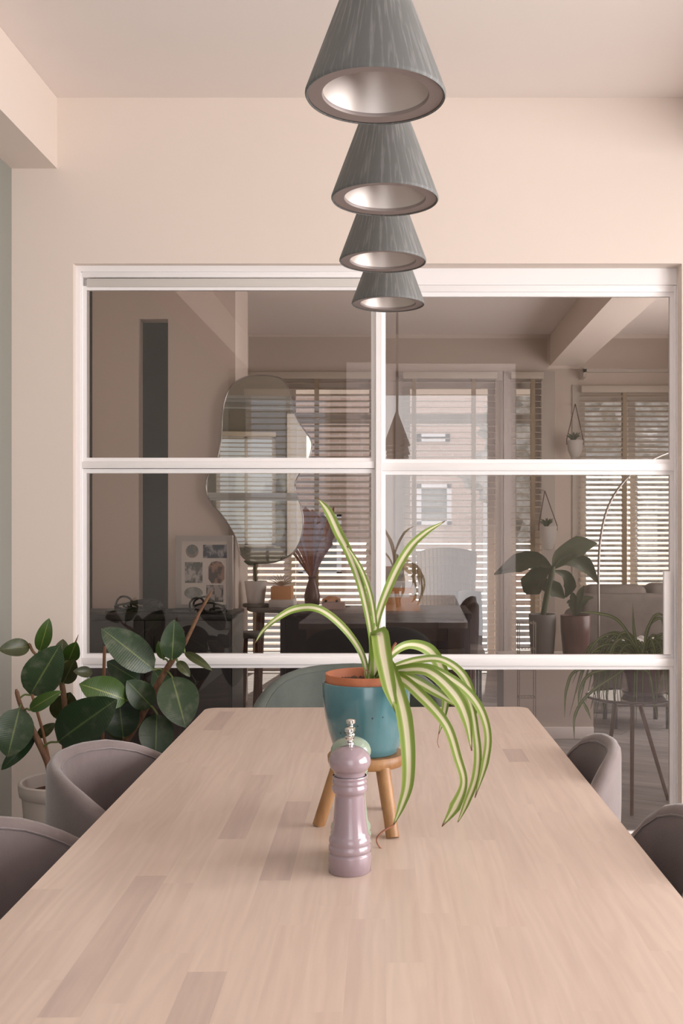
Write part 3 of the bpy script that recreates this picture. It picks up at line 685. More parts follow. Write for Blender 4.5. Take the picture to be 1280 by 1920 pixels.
sleaf([(705, 1276), (737, 1253), (781, 1238), (828, 1237), (868, 1266), (889, 1319), (884, 1375)], [c0+.01, c0+.02, c0+.03, c0+.03, c0+.03, c0+.03, c0+.03], [5, 7, 7, 7, 8, 6, 1])
sleaf([(705, 1276), (737, 1258), (797, 1252), (856, 1280), (896, 1322), (914, 1375), (909, 1430), (890, 1496)], [c0-.005, c0-.01, c0-.02, c0-.02, c0-.02, c0-.02, c0-.02, c0-.02], [5, 7, 8, 9, 8, 7, 7, .8])
sleaf([(705, 1276), (741, 1260), (800, 1258), (850, 1300), (874, 1347), (884, 1408)], [c0-.01, c0-.02, c0-.04, c0-.05, c0-.05, c0-.05], [5, 8, 10, 13, 10, 1])
sleaf([(705, 1276), (745, 1270), (789, 1304), (836, 1359), (858, 1422), (869, 1468), (853, 1512), (828, 1550)], [c0-.02, c0-.04, c0-.07, c0-.09, c0-.09, c0-.09, c0-.09, c0-.09], [6, 10, 11, 9, 8, 7, 11, .8])
sleaf([(705, 1276), (757, 1268), (816, 1297), (854, 1322)], [c0+.0, c0-.03, c0-.035, c0-.04], [5, 9, 9, 3])
sleaf([(705, 1276), (800, 1250), (872, 1300), (893, 1385), (893, 1450), (874, 1506), (856, 1546)], [c0+.0, c0+.01, c0+.01, c0, c0, c0, c0], [4, 6, 6, 7, 8, 6, .6])
tube('dry_leaf_tip', catmull([P(738, 1547, 1.633), P(716, 1560, 1.625), P(706, 1574, 1.62), P(711, 1588, 1.613), P(722, 1596, 1.606)], 5), [.0016]*10+[.0012]*8+[.0006]*3, m_dry, sp_, 6)
tube('dry_leaf', catmull([P(822, 1375, c0+.06), P(820, 1392, c0+.06), P(823, 1402, c0+.06)], 4), .0006, m_dry, sp_, 5)
tube('dry_sheath', catmull([P(692, 1262, c0-.02), P(684, 1255, c0-.025), P(682, 1266, c0-.03), P(686, 1276, c0-.03)], 5), .0008, m_dry, sp_, 6)
tube('dry_sheath', catmull([P(728, 1235, c0), P(736, 1215, c0), P(742, 1205, c0)], 4), .002, m_dry, sp_, 6)

# ------------------------------------------------------------------ rubber plant in the corner
rp_d = 3.50
rb = empty('rubber_plant', (PX(118, rp_d), rp_d, 0), 'tall rubber plant with glossy dark leaves in the corner by the glass', 'plant')
pr_ = .145; pz = PZ(1472, 3.42)
lathe('plant_pot', [(0, 0), (.105, 0), (.108, .01), (pr_-.012, pz-.05), (pr_-.004, pz-.045), (pr_, pz-.02), (pr_, pz-.004), (pr_-.006, pz), (pr_-.014, pz-.004), (pr_-.02, pz-.05), (0, pz-.05)], m_potw, rb, seg=48, local=True)
lathe('soil', [(0, pz-.04), (.07, pz-.042), (pr_-.018, pz-.045)], m_soil, rb, seg=32, local=True)
bx, by = PX(118, rp_d), rp_d
stems = [
    ([(bx+.05, by, pz-.05), P(205, 1440, 3.5), P(237, 1388, 3.5), P(270, 1334, 3.48), P(303, 1270, 3.46), P(327, 1232, 3.45), P(352, 1195, 3.44), P(372, 1152, 3.43), P(397, 1108, 3.42)], [.013, .0125, .012, .011, .010, .009, .0065, .005, .003]),
    ([(bx-.04, by-.03, pz-.05), P(92, 1440, 3.44), P(66, 1378, 3.42), P(40, 1326, 3.42), P(30, 1292, 3.42)], [.012, .011, .010, .007, .003]),
    ([(bx, by+.04, pz-.05), P(122, 1400, 3.58), P(122, 1336, 3.58), P(115, 1278, 3.58), P(100, 1245, 3.58), P(66, 1226, 3.57), P(54, 1206, 3.57)], [.012, .011, .010, .009, .007, .005, .003])]
smesh = []
for pts, rr in stems:
    c = catmull(pts, 5); smesh.append(c); n = len(c)
    tube('stem', c, [rr[min(int(i/5), len(rr)-1)] for i in range(n)], m_bark, rb, 10)
tube('bamboo_stake', [P(102, 1470, 3.46), P(80, 1370, 3.45), P(60, 1302, 3.44)], .005, m_bamb, rb, 8)
tube('bamboo_stake', [P(192, 1450, 3.56), P(193, 1330, 3.56), P(196, 1212, 3.56)], .0055, m_bamb, rb, 8)
sheath = [(P(327, 1232, 3.44), P(333, 1205, 3.43), P(330, 1188, 3.42))]
tube('bud_sheath', catmull(sheath[0], 4), [.005, .006, .006, .006, .006, .005, .004, .002, .001], m_bark, rb, 8)
tube('bud_sheath', [P(140, 1208, 3.58), P(147, 1190, 3.58)], [.004, .0008], m_bark, rb, 6)
def oval(base, tip, hw, mat, parent, droop=.10, cup=.18, sway=(0, 0, 0), pet=None, nrm=None, name='leaf', prof=.86):
    ax = tip-base; Ln = ax.length; view = nrm if nrm is not None else (Vector((.15, 0, EYE+.5))-base).normalized()
    s = ax.cross(view).normalized(); nn = s.cross(ax).normalized()
    V, Fc, uv = [], [], []; NL, NC = 13, 7
    for i in range(NL):
        t = i/(NL-1); wd = hw*1.06*(math.sin(math.pi*t**prof)**.66 if 0 < t < 1 else 0)*(1.0 if t < .9 else 1-.15*(t-.9)/.1)
        cen = base+ax*t+nn*(-droop*Ln*(2*t-1)**2+droop*Ln*.6)
        if i in (0, NL-1): wd = .0006
        for j in range(NC):
            q = -1+2*j/(NC-1)
            V.append(cen+s*wd*q+nn*(wd*(cup*abs(q)**1.5+.03*math.sin(t*9+q*2)))); uv.append((.5+.5*q, t))
    for i in range(NL-1):
        for j in range(NC-1): Fc.append((i*NC+j, i*NC+j+1, (i+1)*NC+j+1, (i+1)*NC+j))
    o = mo(name, V, Fc, mat, parent, smooth=True, uvs=uv)
    if pet is not None:
        b0 = V[NC//2]; mid = (Vector(b0)+pet)/2+Vector((0, 0, .008))
        tube('petiole', catmull([pet, mid, b0, Vector(b0)+(ax*.06)], 4), [.0035]*9+[.0025]*4, m_pet, o, 6)
    return o
m_pet = M('green_petiole', (.13, .17, .045), .5)
LV = [  # base px, tip px, half width px, material, depth base, depth tip, droop
    ((56, 1304), (112, 1210), 34, m_fu, 3.44, 3.40, .05), ((37, 1327), (14, 1420), 33, m_fu, 3.40, 3.36, .08), ((66, 1378), (2, 1444), 13, m_fd, 3.44, 3.40, .05),
    ((57, 1212), (-2, 1218), 16, m_fo, 3.57, 3.50, .12), ((74, 1222), (92, 1160), 14, m_fg, 3.57, 3.55, .1), ((112, 1250), (118, 1198), 15, m_fo, 3.60, 3.62, .05),
    ((128, 1240), (143, 1204), 15, m_fg, 3.56, 3.53, .08), ((118, 1282), (140, 1236), 17, m_fo, 3.54, 3.50, .05), ((54, 1332), (114, 1296), 13, m_fg, 3.38, 3.36, .10),
    ((112, 1352), (132, 1298), 25, m_fo, 3.62, 3.60, .02), ((106, 1392), (218, 1312), 41, m_fd, 3.40, 3.34, .06), ((239, 1313), (149, 1282), 28, m_fg, 3.42, 3.36, .12),
    ((289, 1256), (190, 1178), 30, m_fu, 3.44, 3.40, .05), ((262, 1278), (200, 1240), 20, m_fd, 3.50, 3.52, .04), ((285, 1326), (238, 1276), 24, m_fu, 3.46, 3.42, .06),
    ((322, 1238), (327, 1162), 22, m_fu, 3.42, 3.40, .05), ((306, 1236), (297, 1202), 9, m_fg, 3.46, 3.46, .05), ((345, 1222), (397, 1256), 8, m_fo, 3.42, 3.38, .14),
    ((332, 1239), (356, 1268), 9, m_fo, 3.42, 3.40, .15), ((322, 1268), (348, 1364), 36, m_fu, 3.42, 3.36, .06), ((312, 1296), (289, 1258), 17, m_fu, 3.50, 3.52, .04),
    ((294, 1338), (291, 1424), 30, m_fd, 3.42, 3.36, .07), ((231, 1384), (222, 1302), 31, m_fd, 3.46, 3.46, .05), ((230, 1384), (195, 1356), 11, m_fo, 3.52, 3.52, .05),
    ((174, 1262), (138, 1258), 10, m_fo, 3.50, 3.46, .12), ((70, 1382), (104, 1356), 10, m_fo, 3.46, 3.46, .05), ((240, 1372), (262, 1312), 22, m_fd, 3.54, 3.56, .03)]
for bpx, tpx, hw, mt, d0, d1, dr_ in LV:
    b_, t_ = P(*bpx, d0), P(*tpx, d1)
    allp = [p for s_ in smesh for p in s_]; near = min(allp, key=lambda p: (p-b_).length+(.0 if p.z < b_.z+.02 else .08))
    oval(b_, t_, hw/F*d0, mt, rb, dr_, pet=near if (near-b_).length < .16 else None)

# ------------------------------------------------------------------ far room: black cabinet with photo frame and cables
cd = 5.80; cx0, cx1, ctop = BL+.03, PX(436, cd), PZ(1152, cd)
cb = empty('black_cabinet', ((cx0+cx1)/2, cd+.2, 0), 'low black cabinet under the photo frame, left of the desk', 'cabinet')
box('body', cx0+.005, cx1-.005, cd+.015, cd+.42, .06, ctop-.03, m_blk, cb)
box('cabinet_top', cx0, cx1, cd-.005, cd+.43, ctop-.03, ctop, m_blk, cb, .004)
box('plinth', cx0+.03, cx1-.03, cd+.04, cd+.40, 0, .06, m_blk, cb)
for k in range(2):
    a = cx0+.008+k*(cx1-cx0-.016)/2; b = a+(cx1-cx0-.016)/2-.004
    dd = box('cabinet_door', a+.002, b, cd-.003, cd+.014, .075, ctop-.036, m_blk, cb, .002)
    box('handle', b-.05 if k == 0 else a+.035, b-.035 if k == 0 else a+.05, cd-.016, cd-.003, ctop-.26, ctop-.12, m_blkh, dd, .002)
# photo collage frame leaning on the stub wall
pd = 6.10; pf = empty('photo_frame', (PX(382, pd), pd, ctop), 'silver collage photo frame standing on the black cabinet', 'photo frame')
fx0, fx1, fz0, fz1 = PX(329, pd), PX(436, pd), ctop+.001, PZ(1004, pd)
tl_ = .0
bm = bmesh.new(); fw = .034
addbox(bm, fx0, fx0+fw, pd, pd+.022, fz0, fz1); addbox(bm, fx1-fw, fx1, pd, pd+.022, fz0, fz1); addbox(bm, fx0+fw, fx1-fw, pd, pd+.022, fz0, fz0+fw); addbox(bm, fx0+fw, fx1-fw, pd, pd+.022, fz1-fw, fz1)
bmo('frame', bm, m_alu, pf); box('mat_board', fx0+fw-.002, fx1-fw+.002, pd+.010, pd+.018, fz0+fw-.002, fz1-fw+.002, m_mat, pf)
def photo_mat(i, base, spot):
    return M('photo_print_%d' % i, base, .3, var_col=spot, scale=(26, 1, 16), lo=.46, hi=.56)
def photo(i, px, py, wpx, hpx, kind, base, spot):
    c = P(px, py, pd); hw, hh = wpx/2/F*pd, hpx/2/F*pd; pts = []
    if kind == 'rect': pts = [(-hw, -hh), (hw, -hh), (hw, hh), (-hw, hh)]
    elif kind == 'arch': pts = [(-hw, -hh*.6), (-hw*.6, -hh), (hw*.6, -hh), (hw, -hh*.6), (hw, hh*.5), (hw*.6, hh*.9), (0, hh), (-hw*.6, hh*.9), (-hw, hh*.5)]
    else: pts = [(hw*math.cos(k*math.pi/14), hh*math.sin(k*math.pi/14)) for k in range(28)]
    n = len(pts); yf, yb = pd+.0085, pd+.0105
    vs = [(c.x+a, yf, c.z+b) for a, b in pts]+[(c.x+a, yb, c.z+b) for a, b in pts]
    mo('photo', vs, [tuple(range(n))]+[(k, n+k, n+(k+1) % n, (k+1) % n) for k in range(n)], photo_mat(i, base, spot), pf)
photo(1, 359.5, 1033.5, 24, 25, 'oval', (.10, .13, .13), (.28, .22, .19, 1)); photo(2, 403, 1034, 46, 25, 'rect', (.03, .04, .075), (.42, .42, .45, 1))
photo(3, 362.5, 1073.5, 33, 39, 'rect', (.08, .085, .08), (.50, .48, .48, 1)); photo(4, 405, 1073, 30, 42, 'arch', (.05, .025, .02), (.36, .20, .15, 1))
photo(5, 362, 1112, 35, 23, 'oval', (.22, .24, .22), (.34, .36, .34, 1)); photo(6, 402, 1113, 32, 32, 'rect', (.05, .04, .04), (.40, .36, .35, 1))
def coil(name, pts_list, lab, loc):
    o = empty(name, loc, lab, 'cable'); rr = random.Random(len(lab))
    for pts in pts_list: tube('loop', catmull(pts, 8), .006, m_cable, o, 6)
    return o
cyy = cd+.12
def loop(cx_, cz_, w_, h_, y, seed):
    r_ = random.Random(seed); n = 12
    return [Vector((cx_+w_*math.cos(2*math.pi*k/n)*(1+r_.uniform(-.08, .08)), y+r_.uniform(-.02, .02), max(ctop+.008, cz_+h_*math.sin(2*math.pi*k/n)))) for k in range(n+2)]
cz = ctop+.03
coil('cable_coil', [loop(PX(262, 5.95)+.01*k, ctop+.032+.004*k, .13-.012*k, .024, cyy+.02*k-.04, k) for k in range(5)]+[loop(PX(235, 5.95), ctop+.05, .045, .045, cyy, 9)]+[[Vector((PX(205, 5.95), cyy-.05, ctop+.008)), Vector((PX(222, 5.95), cyy-.05, ctop+.012)), Vector((PX(250, 5.95), cyy-.02, ctop+.03))]],
     'bundle of black cables on the left of the black cabinet', (PX(262, 5.95), cyy, ctop))
coil('cable_tangle', [loop(PX(385, 5.9), ctop+.045, .06, .05, cyy-.05, 3), loop(PX(395, 5.9), ctop+.03, .09, .03, cyy-.07, 4), loop(PX(370, 5.9), ctop+.035, .04, .055, cyy-.03, 5), loop(PX(350, 5.9), ctop+.015, .11, .012, cyy-.08, 6), loop(PX(412, 5.9), ctop+.018, .05, .015, cyy-.08, 8)],
     'loose tangle of black cables before the photo frame', (PX(385, 5.9), cyy, ctop))
# wavy mirror on the stub wall
md = 6.20
outl = [(480, 704), (508, 705), (528, 711), (540, 727), (546, 750), (554, 780), (568, 803), (581, 822), (584, 838), (578, 860), (563, 884), (553, 905), (554, 925), (562, 944), (568, 975), (564, 1008), (549, 1036), (524, 1051), (497, 1056), (470, 1053), (452, 1040), (442, 1008), (421, 972), (398, 944), (388, 922), (389, 898), (398, 878), (410, 853), (416, 815), (418, 775), (425, 742), (438, 720), (458, 708)]
cm = P(488, 880, md); mi = empty('wavy_mirror', (cm.x, md, cm.z), 'large wavy-edged mirror fixed by an added bracket to the stub wall above the cabinet', 'mirror', rz=math.radians(4.0))
loc = [(P(x, y, md)-cm) for x, y in outl]; ring = catmull(loc+[loc[0]], 4)[:-1]; n = len(ring)
vs = [(p.x, -.004, p.z) for p in ring]+[(p.x, .014, p.z) for p in ring]
mo('mirror_glass', vs, [tuple(range(n))], m_mirror, mi, local=True)
mo('backing', vs, [tuple(range(2*n-1, n-1, -1))]+[(k, n+k, n+(k+1) % n, (k+1) % n) for k in range(n)], m_blackmetal, mi, local=True)
tube('rim', [(p.x, -.004, p.z) for p in ring]+[(ring[0].x, -.004, ring[0].z)], .004, m_steel, mi, 6, True)
box('added_bracket', -.215, -.165, .013, .125, .10, .13, m_blackmetal, mi, local=True)  # support added to hold the overhanging mirror to the stub wall

# ------------------------------------------------------------------ black desk, books, toy car
kd = 5.90; kx0, kx1, kt = PX(521, kd), PX(885, kd), PZ(1150, kd)
dk_ = empty('black_desk', ((kx0+kx1)/2, kd+.3, 0), 'black writing desk with a drawer pedestal behind the glass', 'desk')
box('desk_top', kx0, kx1, kd, kd+.62, kt-.032, kt, m_blk, dk_, .004)
box('side_panel', kx0+.01, kx0+.04, kd+.02, kd+.60, 0, kt-.033, m_blk, dk_)
box('modesty_panel', kx0+.04, kx1-.20, kd+.03, kd+.05, .08, kt-.033, m_blk, dk_)
box('pedestal', kx1-.20, kx1-.01, kd+.02, kd+.60, 0, kt-.033, m_blk, dk_)
box('drawer_front', kx1-.195, kx1-.045, kd+.004, kd+.019, kt-.20, kt-.04, m_blk, dk_, .002)
box('drawer_front', kx1-.195, kx1-.045, kd+.004, kd+.019, kt-.38, kt-.205, m_blk, dk_, .002)
lathe('cable_grommet', [(0, .0), (.03, .0), (.03, .004), (.02, .006), (0, .006)], m_blkh, dk_, c=((kx0+kx1)/2-.2, kd+.5, kt))
def book(name, px0, px1, py0, py1, d, cover, lab, z0=None, dep=.16, grp='books piled on the black desk'):
    x0, x1, zb, zt_ = PX(px0, d), PX(px1, d), PZ(py1, d), PZ(py0, d)
    if z0 is not None: zt_ = z0+(zt_-zb); zb = z0
    o = empty(name, ((x0+x1)/2, d+dep/2, zb), lab, 'book', grp)
    t = .0025
    bm = bmesh.new(); addbox(bm, x0, x1, d, d+dep, zb, zb+t); addbox(bm, x0, x1, d, d+dep, zt_-t, zt_); addbox(bm, x0, x1, d, d+t, zb+t, zt_-t); bmo('cover', bm, cover, o)
    box('pages', x0+.004, x1-.004, d+t, d+dep-.004, zb+t, zt_-t, m_paper, o); return zt_
z = kt+.0005
z = book('book', 690, 787, 1137, 1151, kd+.16, m_orange, 'thick orange book at the bottom of the pile on the desk', z)+.0004
z = book('book', 692, 779, 1126, 1137, kd+.165, m_orange, 'orange book second from the bottom of the desk pile', z)+.0004
z = book('book', 700, 767, 1119, 1126, kd+.17, m_bookw, 'thin pale book in the middle of the desk pile', z)+.0004
z = book('book', 696, 776, 1108, 1119, kd+.17, m_orange, 'orange book directly under the top white one', z)+.0004
z = book('book', 694, 773, 1098, 1108, kd+.17, m_bookw, 'white book on top of the desk pile', z)
zb_ = book('book', 603, 646, 1134, 1146, kd+.30, m_bookp, 'pinkish book under the toy car on the desk', kt+.0005, .14)
tcar = empty('toy_car', (PX(621, kd+.35), kd+.36, zb_), 'small orange wooden toy car on the pinkish book', 'toy car')
cxo = PX(621, kd+.35); yv = kd+.33
def extr(name, pts, y0, y1, mat, parent):
    n = len(pts); vs = [(x, y0, z_) for x, z_ in pts]+[(x, y1, z_) for x, z_ in pts]
    return mo(name, vs, [tuple(range(n)), tuple(range(2*n-1, n-1, -1))]+[(k, n+k, n+(k+1) % n, (k+1) % n) for k in range(n)], mat, parent)
zz = zb_+.006
extr('car_body', [(cxo-.055, zz), (cxo+.055, zz), (cxo+.055, zz+.014), (cxo+.045, zz+.018), (cxo+.028, zz+.030), (cxo-.022, zz+.030), (cxo-.040, zz+.017), (cxo-.055, zz+.014)], yv, yv+.045, m_orange, tcar)
for sx in (-.032, .034):
    for yy in (yv-.004, yv+.041):
        v, f = tube_data([(cxo+sx, yy, zb_+.0085), (cxo+sx, yy+.008, zb_+.0085)], .0082, 14); mo('wheel', v, f, m_blkh, tcar)

# ------------------------------------------------------------------ round side table with plants, stool, bouquet behind the desk
rd = 7.10; tz = PZ(1137, rd); rcx = PX(528, rd)
rt2 = empty('round_side_table', (rcx, rd, 0), 'round dark side table with wooden legs between cabinet and desk', 'side table')
lathe('table_top', [(0, tz-.028), (.23, tz-.028), (.24, tz-.02), (.24, tz-.003), (.235, tz), (0, tz)], m_stone, rt2, c=(rcx, rd, 0), seg=48)
for a in (.9, 2.6, 3.7, 5.2):
    tube('leg', [(rcx+.17*math.cos(a), rd+.17*math.sin(a), tz-.027), (rcx+.2*math.cos(a), rd+.2*math.sin(a), 0)], .018, m_wood, rt2, 10)
sd_ = 6.75; szz = PZ(1184, sd_); sx_ = PX(472, sd_)
so = empty('wooden_stool', (sx_, sd_, 0), 'low round grey-topped stool left of the side table', 'stool')
lathe('seat', [(0, szz-.04), (.075, szz-.04), (.082, szz-.03), (.082, szz-.006), (.078, szz), (0, szz-.004)], m_stone, so, c=(sx_, sd_, 0), seg=32)
for a in (.8, 2.4, 4.0, 5.5): tube('leg', [(sx_+.055*math.cos(a), sd_+.055*math.sin(a), szz-.039), (sx_+.085*math.cos(a), sd_+.085*math.sin(a), 0)], .011, m_wood, so, 8)
# orchid in white pot
oc = Vector((PX(474, 7.05), 7.05, tz)); 
tag(lathe('dark_saucer_stand', [(0, 0), (.085, 0), (.09, .006), (.09, .022), (.08, .024), (0, .024)], m_stone, None, c=(oc.x+.02, oc.y, tz+.0005), seg=32), 'low dark stand under the white orchid pot', 'stand')
orc = empty('orchid', (oc.x+.02, oc.y, tz+.0245), 'orchid with dark stems in a tapered white pot on the side table', 'plant')
oz = tz+.0255; ohh = (1117-1075)/F*7.05
lathe('white_pot', [(0, 0), (.055, 0), (.058, .004), (.078, ohh), (.074, ohh), (.068, ohh-.02), (0, ohh-.02)], m_white, orc, c=(oc.x+.02, oc.y, oz), seg=32)
tube('stem', catmull([Vector((oc.x+.02, oc.y, oz+ohh-.02)), P(478, 1060, 7.05), P(482, 1020, 7.05), P(486, 975, 7.05), P(484, 935, 7.05)], 5), .008, m_leafb, orc, 8)
for b_, t_, hw in (((478, 1050), (453, 1032), 6), ((480, 1045), (497, 1022), 6), ((478, 1055), (496, 1048), 5), ((483, 1022), (470, 1005), 6), ((484, 1015), (498, 1000), 5), ((478, 1058), (457, 1052), 5)):
    oval(P(*b_, 7.05), P(*t_, 7.02), hw/F*7.05, m_leafb, orc)
# wooden box with air plant
box_d = 7.06
bxo = tag(box('wooden_box', PX(510, box_d), PX(548, box_d), box_d-.08, box_d+.08, tz+.055, tz+.055+24/F*box_d, m_orange, None, .004), 'orange wooden box with an air plant on the side table', 'box')
bk2 = box('display_tray', PX(507, box_d), PX(553, box_d), box_d-.1, box_d+.1, tz+.0005, tz+.0545, m_white, None, .006); tag(bk2, 'pale tray under the orange wooden box', 'tray')
ap = empty('air_plant', (PX(527, box_d), box_d, tz+.145), 'spiky air plant on top of the orange wooden box', 'plant')
for k in range(11):
    a = math.radians(20+14*k); bs = Vector((PX(527, box_d), box_d, tz+.056+24/F*box_d))
    blade('leaf', [bs, bs+Vector((.05*math.cos(a), -.01, .05*math.sin(a))), bs+Vector((.11*math.cos(a), -.03, .085*math.sin(a)))], [.004, .003, .0006], m_rattan, ap, n=4)
# dried bouquet in a vase standing on the desk
bd = 6.35; bz = kt
vz = empty('dried_bouquet', (PX(585, bd), bd, bz), 'dried rust and mauve bouquet in a dark vase on the desk', 'bouquet')
lathe('vase', [(0, 0), (.035, 0), (.045, .02), (.05, .07), (.035, .13), (.022, .17), (.027, .19), (.022, .185), (.015, .16), (0, .05)], m_redpot, vz, c=(PX(585, bd), bd, bz+.0005), seg=28)
rb_ = random.Random(21); rootp = Vector((PX(585, bd), bd, bz+.17))
def plume(tp, w_, mat, nm):
    mid = (rootp+tp)/2+Vector((0, 0, .02)); blade(nm, [rootp, mid, tp+(mid-tp)*.3, tp], [.003, w_*.8, w_*1.35, .002], mat, vz, n=4)
for px, py, w_, mt in [(540, 962, .022, m_dry), (546, 985, .02, m_dry), (552, 955, .03, m_dry), (560, 972, .03, m_dry), (572, 950, .035, m_dry), (585, 955, .04, m_dry), (604, 960, .03, m_dryp), (612, 975, .04, m_dryp), (598, 985, .045, m_dryp), (622, 985, .035, m_dryp), (626, 950, .014, m_dry), (575, 985, .045, m_dryp), (585, 1000, .04, m_dryp), (618, 1005, .03, m_dryp), (533, 1000, .012, m_dry), (524, 1010, .01, m_dry)]:
    plume(P(px, py, bd+rb_.uniform(-.06, .06)), w_, mt, 'plume')
for px, py in [(536, 1003), (529, 1000), (541, 995), (507, 990), (533, 1010), (545, 1006)]:
    c = P(px, py, bd-.03); tube('stem', [rootp, (rootp+c)/2+Vector((0, -.01, .03)), c], .003, m_dry, vz, 5)
    bm = bmesh.new(); bmesh.ops.create_icosphere(bm, subdivisions=2, radius=.017)
    for v in bm.verts: v.co = v.co*(1+.25*math.sin(v.co.x*300)*math.cos(v.co.z*260)); 
    bmesh.ops.translate(bm, verts=bm.verts, vec=c); bmo('flower_head', bm, m_dry, vz, True)
# rattan armchair and a grey chair behind the desk
ad = 7.6; ac = empty('rattan_armchair', (PX(838, ad), ad, 0), 'rattan armchair with a tall woven back behind the desk', 'chair')
ax0, ax1, at_ = PX(781, ad), PX(893, ad), PZ(1028, ad)
V, Fc = [], []; NU, NV = 15, 12
for th_ in (0, .02):
    for i in range(NU):
        s = -1+2*i/(NU-1)
        for j in range(NV):
            q = j/(NV-1); zc = .40+q*(at_-.40-.03*s*s); V.append(((ax0+ax1)/2+s*(ax1-ax0)/2*(.85+.15*q), ad-.10*s*s*1.6-.04*(1-q)+th_+.16, zc))
nn_ = NU*NV
for i in range(NU-1):
    for j in range(NV-1):
        a = i*NV+j; Fc.append((a, a+NV, a+NV+1, a+1)); Fc.append((nn_+a, nn_+a+1, nn_+a+NV+1, nn_+a+NV))
for i in range(NU-1): Fc.append((i*NV+NV-1, (i+1)*NV+NV-1, nn_+(i+1)*NV+NV-1, nn_+i*NV+NV-1)); Fc.append((i*NV, nn_+i*NV, nn_+(i+1)*NV, (i+1)*NV))
for j in range(NV-1): Fc.append((j, j+1, nn_+j+1, nn_+j)); e_ = (NU-1)*NV; Fc.append((e_+j, nn_+e_+j, nn_+e_+j+1, e_+j+1))
bkr = mo('backrest', V, Fc, m_rattan, ac, True, auto=math.radians(40))
strands = []
for i in range(0, NU): strands.append(([Vector(V[i*NV+j])+Vector((0, -.004, 0)) for j in range(NV)], .0055))
for j in range(0, NV): strands.append(([Vector(V[i*NV+j])+Vector((0, -.006, 0)) for i in range(NU)], .0045))
tag(tubes('weave', strands, m_rattan, bkr, 5), kind='stuff')
box('seat', ax0+.03, ax1-.03, ad-.42, ad+.12, .34, .42, m_rattan, ac, .02)
for sx in (ax0+.05, ax1-.05):
    for sy in (ad-.38, ad+.08): tube('leg', [(sx, sy, .345), (sx, sy, 0)], .016, m_wood, ac, 8)
gd = 6.75; gc = empty('grey_chair', (PX(884, gd), gd+.2, 0), 'grey upholstered chair at the right end of the desk', 'chair')
gx0, gx1, gt = PX(862, gd), PX(903, gd), PZ(1113, gd)
V, Fc = [], []
for i in range(9):
    a = math.radians(-90+i*22.5); 
    for r_, z_ in ((.07, .42), (.075, .6), (.07, gt), (.085, gt), (.098, .6), (.09, .42)): V.append(((gx0+gx1)/2+r_*1.0*math.sin(a), gd+.32-r_*3.4*math.cos(a)*-.35-.1, z_))
for i in range(8):
    for k in range(6): Fc.append((i*6+k, i*6+(k+1) % 6, (i+1)*6+(k+1) % 6, (i+1)*6+k))
mo('backrest', V, Fc, m_sofa, gc, True, auto=math.radians(60)); box('seat', gx0-.02, gx1+.02, gd-.05, gd+.32, .38, .46, m_sofa, gc, .02)
for sx in (gx0+.01, gx1-.01):
    for sy in (gd, gd+.28): tube('leg', [(sx, sy, .385), (sx, sy, 0)], .01, m_blackmetal, gc, 8)

# ------------------------------------------------------------------ low bench with banana plant and pots, wire stand
nd = 6.10; bz1 = .47; nx0, nx1 = PX(944, nd), PX(1112, nd)
bn = empty('low_bench', ((nx0+nx1)/2, nd+.2, 0), 'low white boxed bench with a plinth under the large potted plants', 'bench')
box('bench_body', nx0, nx1, nd, nd+.42, 0, bz1-.02, m_cream, bn); box('bench_top', nx0-.005, nx1+.005, nd-.008, nd+.42, bz1-.02, bz1, m_cream, bn, .003); box('plinth_board', nx0, nx1, nd-.014, nd-.0005, 0, .07, m_frame, bn, .002)
def pot(name, px0, px1, pyt, d, mat, z0, lab):
    r = (px1-px0)/2/F*d; c = (PX((px0+px1)/2, d), d, z0); h = PZ(pyt, d)-z0
    o = empty(name, c, lab, 'plant'); lathe('pot', [(0, 0), (r*.78, 0), (r*.82, .004), (r*.97, h*.6), (r, h-.004), (r*.96, h), (r*.9, h-.004), (r*.88, h-.03), (0, h-.03)], mat, o, seg=36, local=True); return o, Vector(c)+Vector((0, 0, h-.03))
bp_, bt_ = pot('banana_plant', 991, 1042, 1151, nd+.22, m_stone, bz1+.0005, 'broad-leaved banana plant in a grey pot on the low bench')
tp_ = P(1037, 1062, nd+.22)
tube('stem', catmull([bt_, P(1026, 1110, nd+.22), tp_], 6), [.018]*12+[.012], m_leafb, bp_, 10)
for pts, ws in [([(1036, 1066), (1005, 1050), (970, 1056), (926, 1077)], [.006, .05, .06, .004]), ([(1036, 1066), (1050, 1045), (1085, 1024), (1119, 1019)], [.008, .05, .065, .004]),
                ([(1038, 1066), (1062, 1051), (1095, 1058), (1122, 1094)], [.006, .035, .05, .004]), ([(1032, 1066), (1012, 1078), (995, 1098), (984, 1112)], [.006, .06, .075, .01]), ([(1034, 1064), (1014, 1046), (985, 1042), (962, 1048)], [.005, .02, .03, .003]),
                ([(1030, 1110), (1015, 1095), (1040, 1105), (1058, 1122)], [.01, .035, .05, .005]), ([(1038, 1070), (1060, 1078), (1068, 1098), (1060, 1120)], [.005, .03, .04, .005])]:
    dd_ = nd+.22; blade('leaf', [P(x, y, dd_+q*.03) for q, (x, y) in enumerate(pts)], ws, m_leafb, bp_, n=5, fold=.3)
tpot, tt_ = pot('young_houseplant', 1050, 1107, 1153, nd+.20, m_redpot, bz1+.0005, 'young drooping houseplant in a brown pot on the low bench')
for k, (x, y) in enumerate([(1095, 1098), (1070, 1110), (1112, 1120), (1062, 1130)]): blade('leaf', [tt_, (tt_+P(x, y, nd+.2))/2+Vector((0, 0, .05)), P(x, y, nd+.2)], [.004, .022, .003], m_leafb, tpot, n=5)
wd_ = 6.0; ws_ = empty('wire_stand', (PX(985, 5.9), 5.9, 0), 'slim wire plant stand left of the low bench pots', 'stand')
wx0, wx1 = PX(972, 5.9), PX(1002, 5.9); lst = []
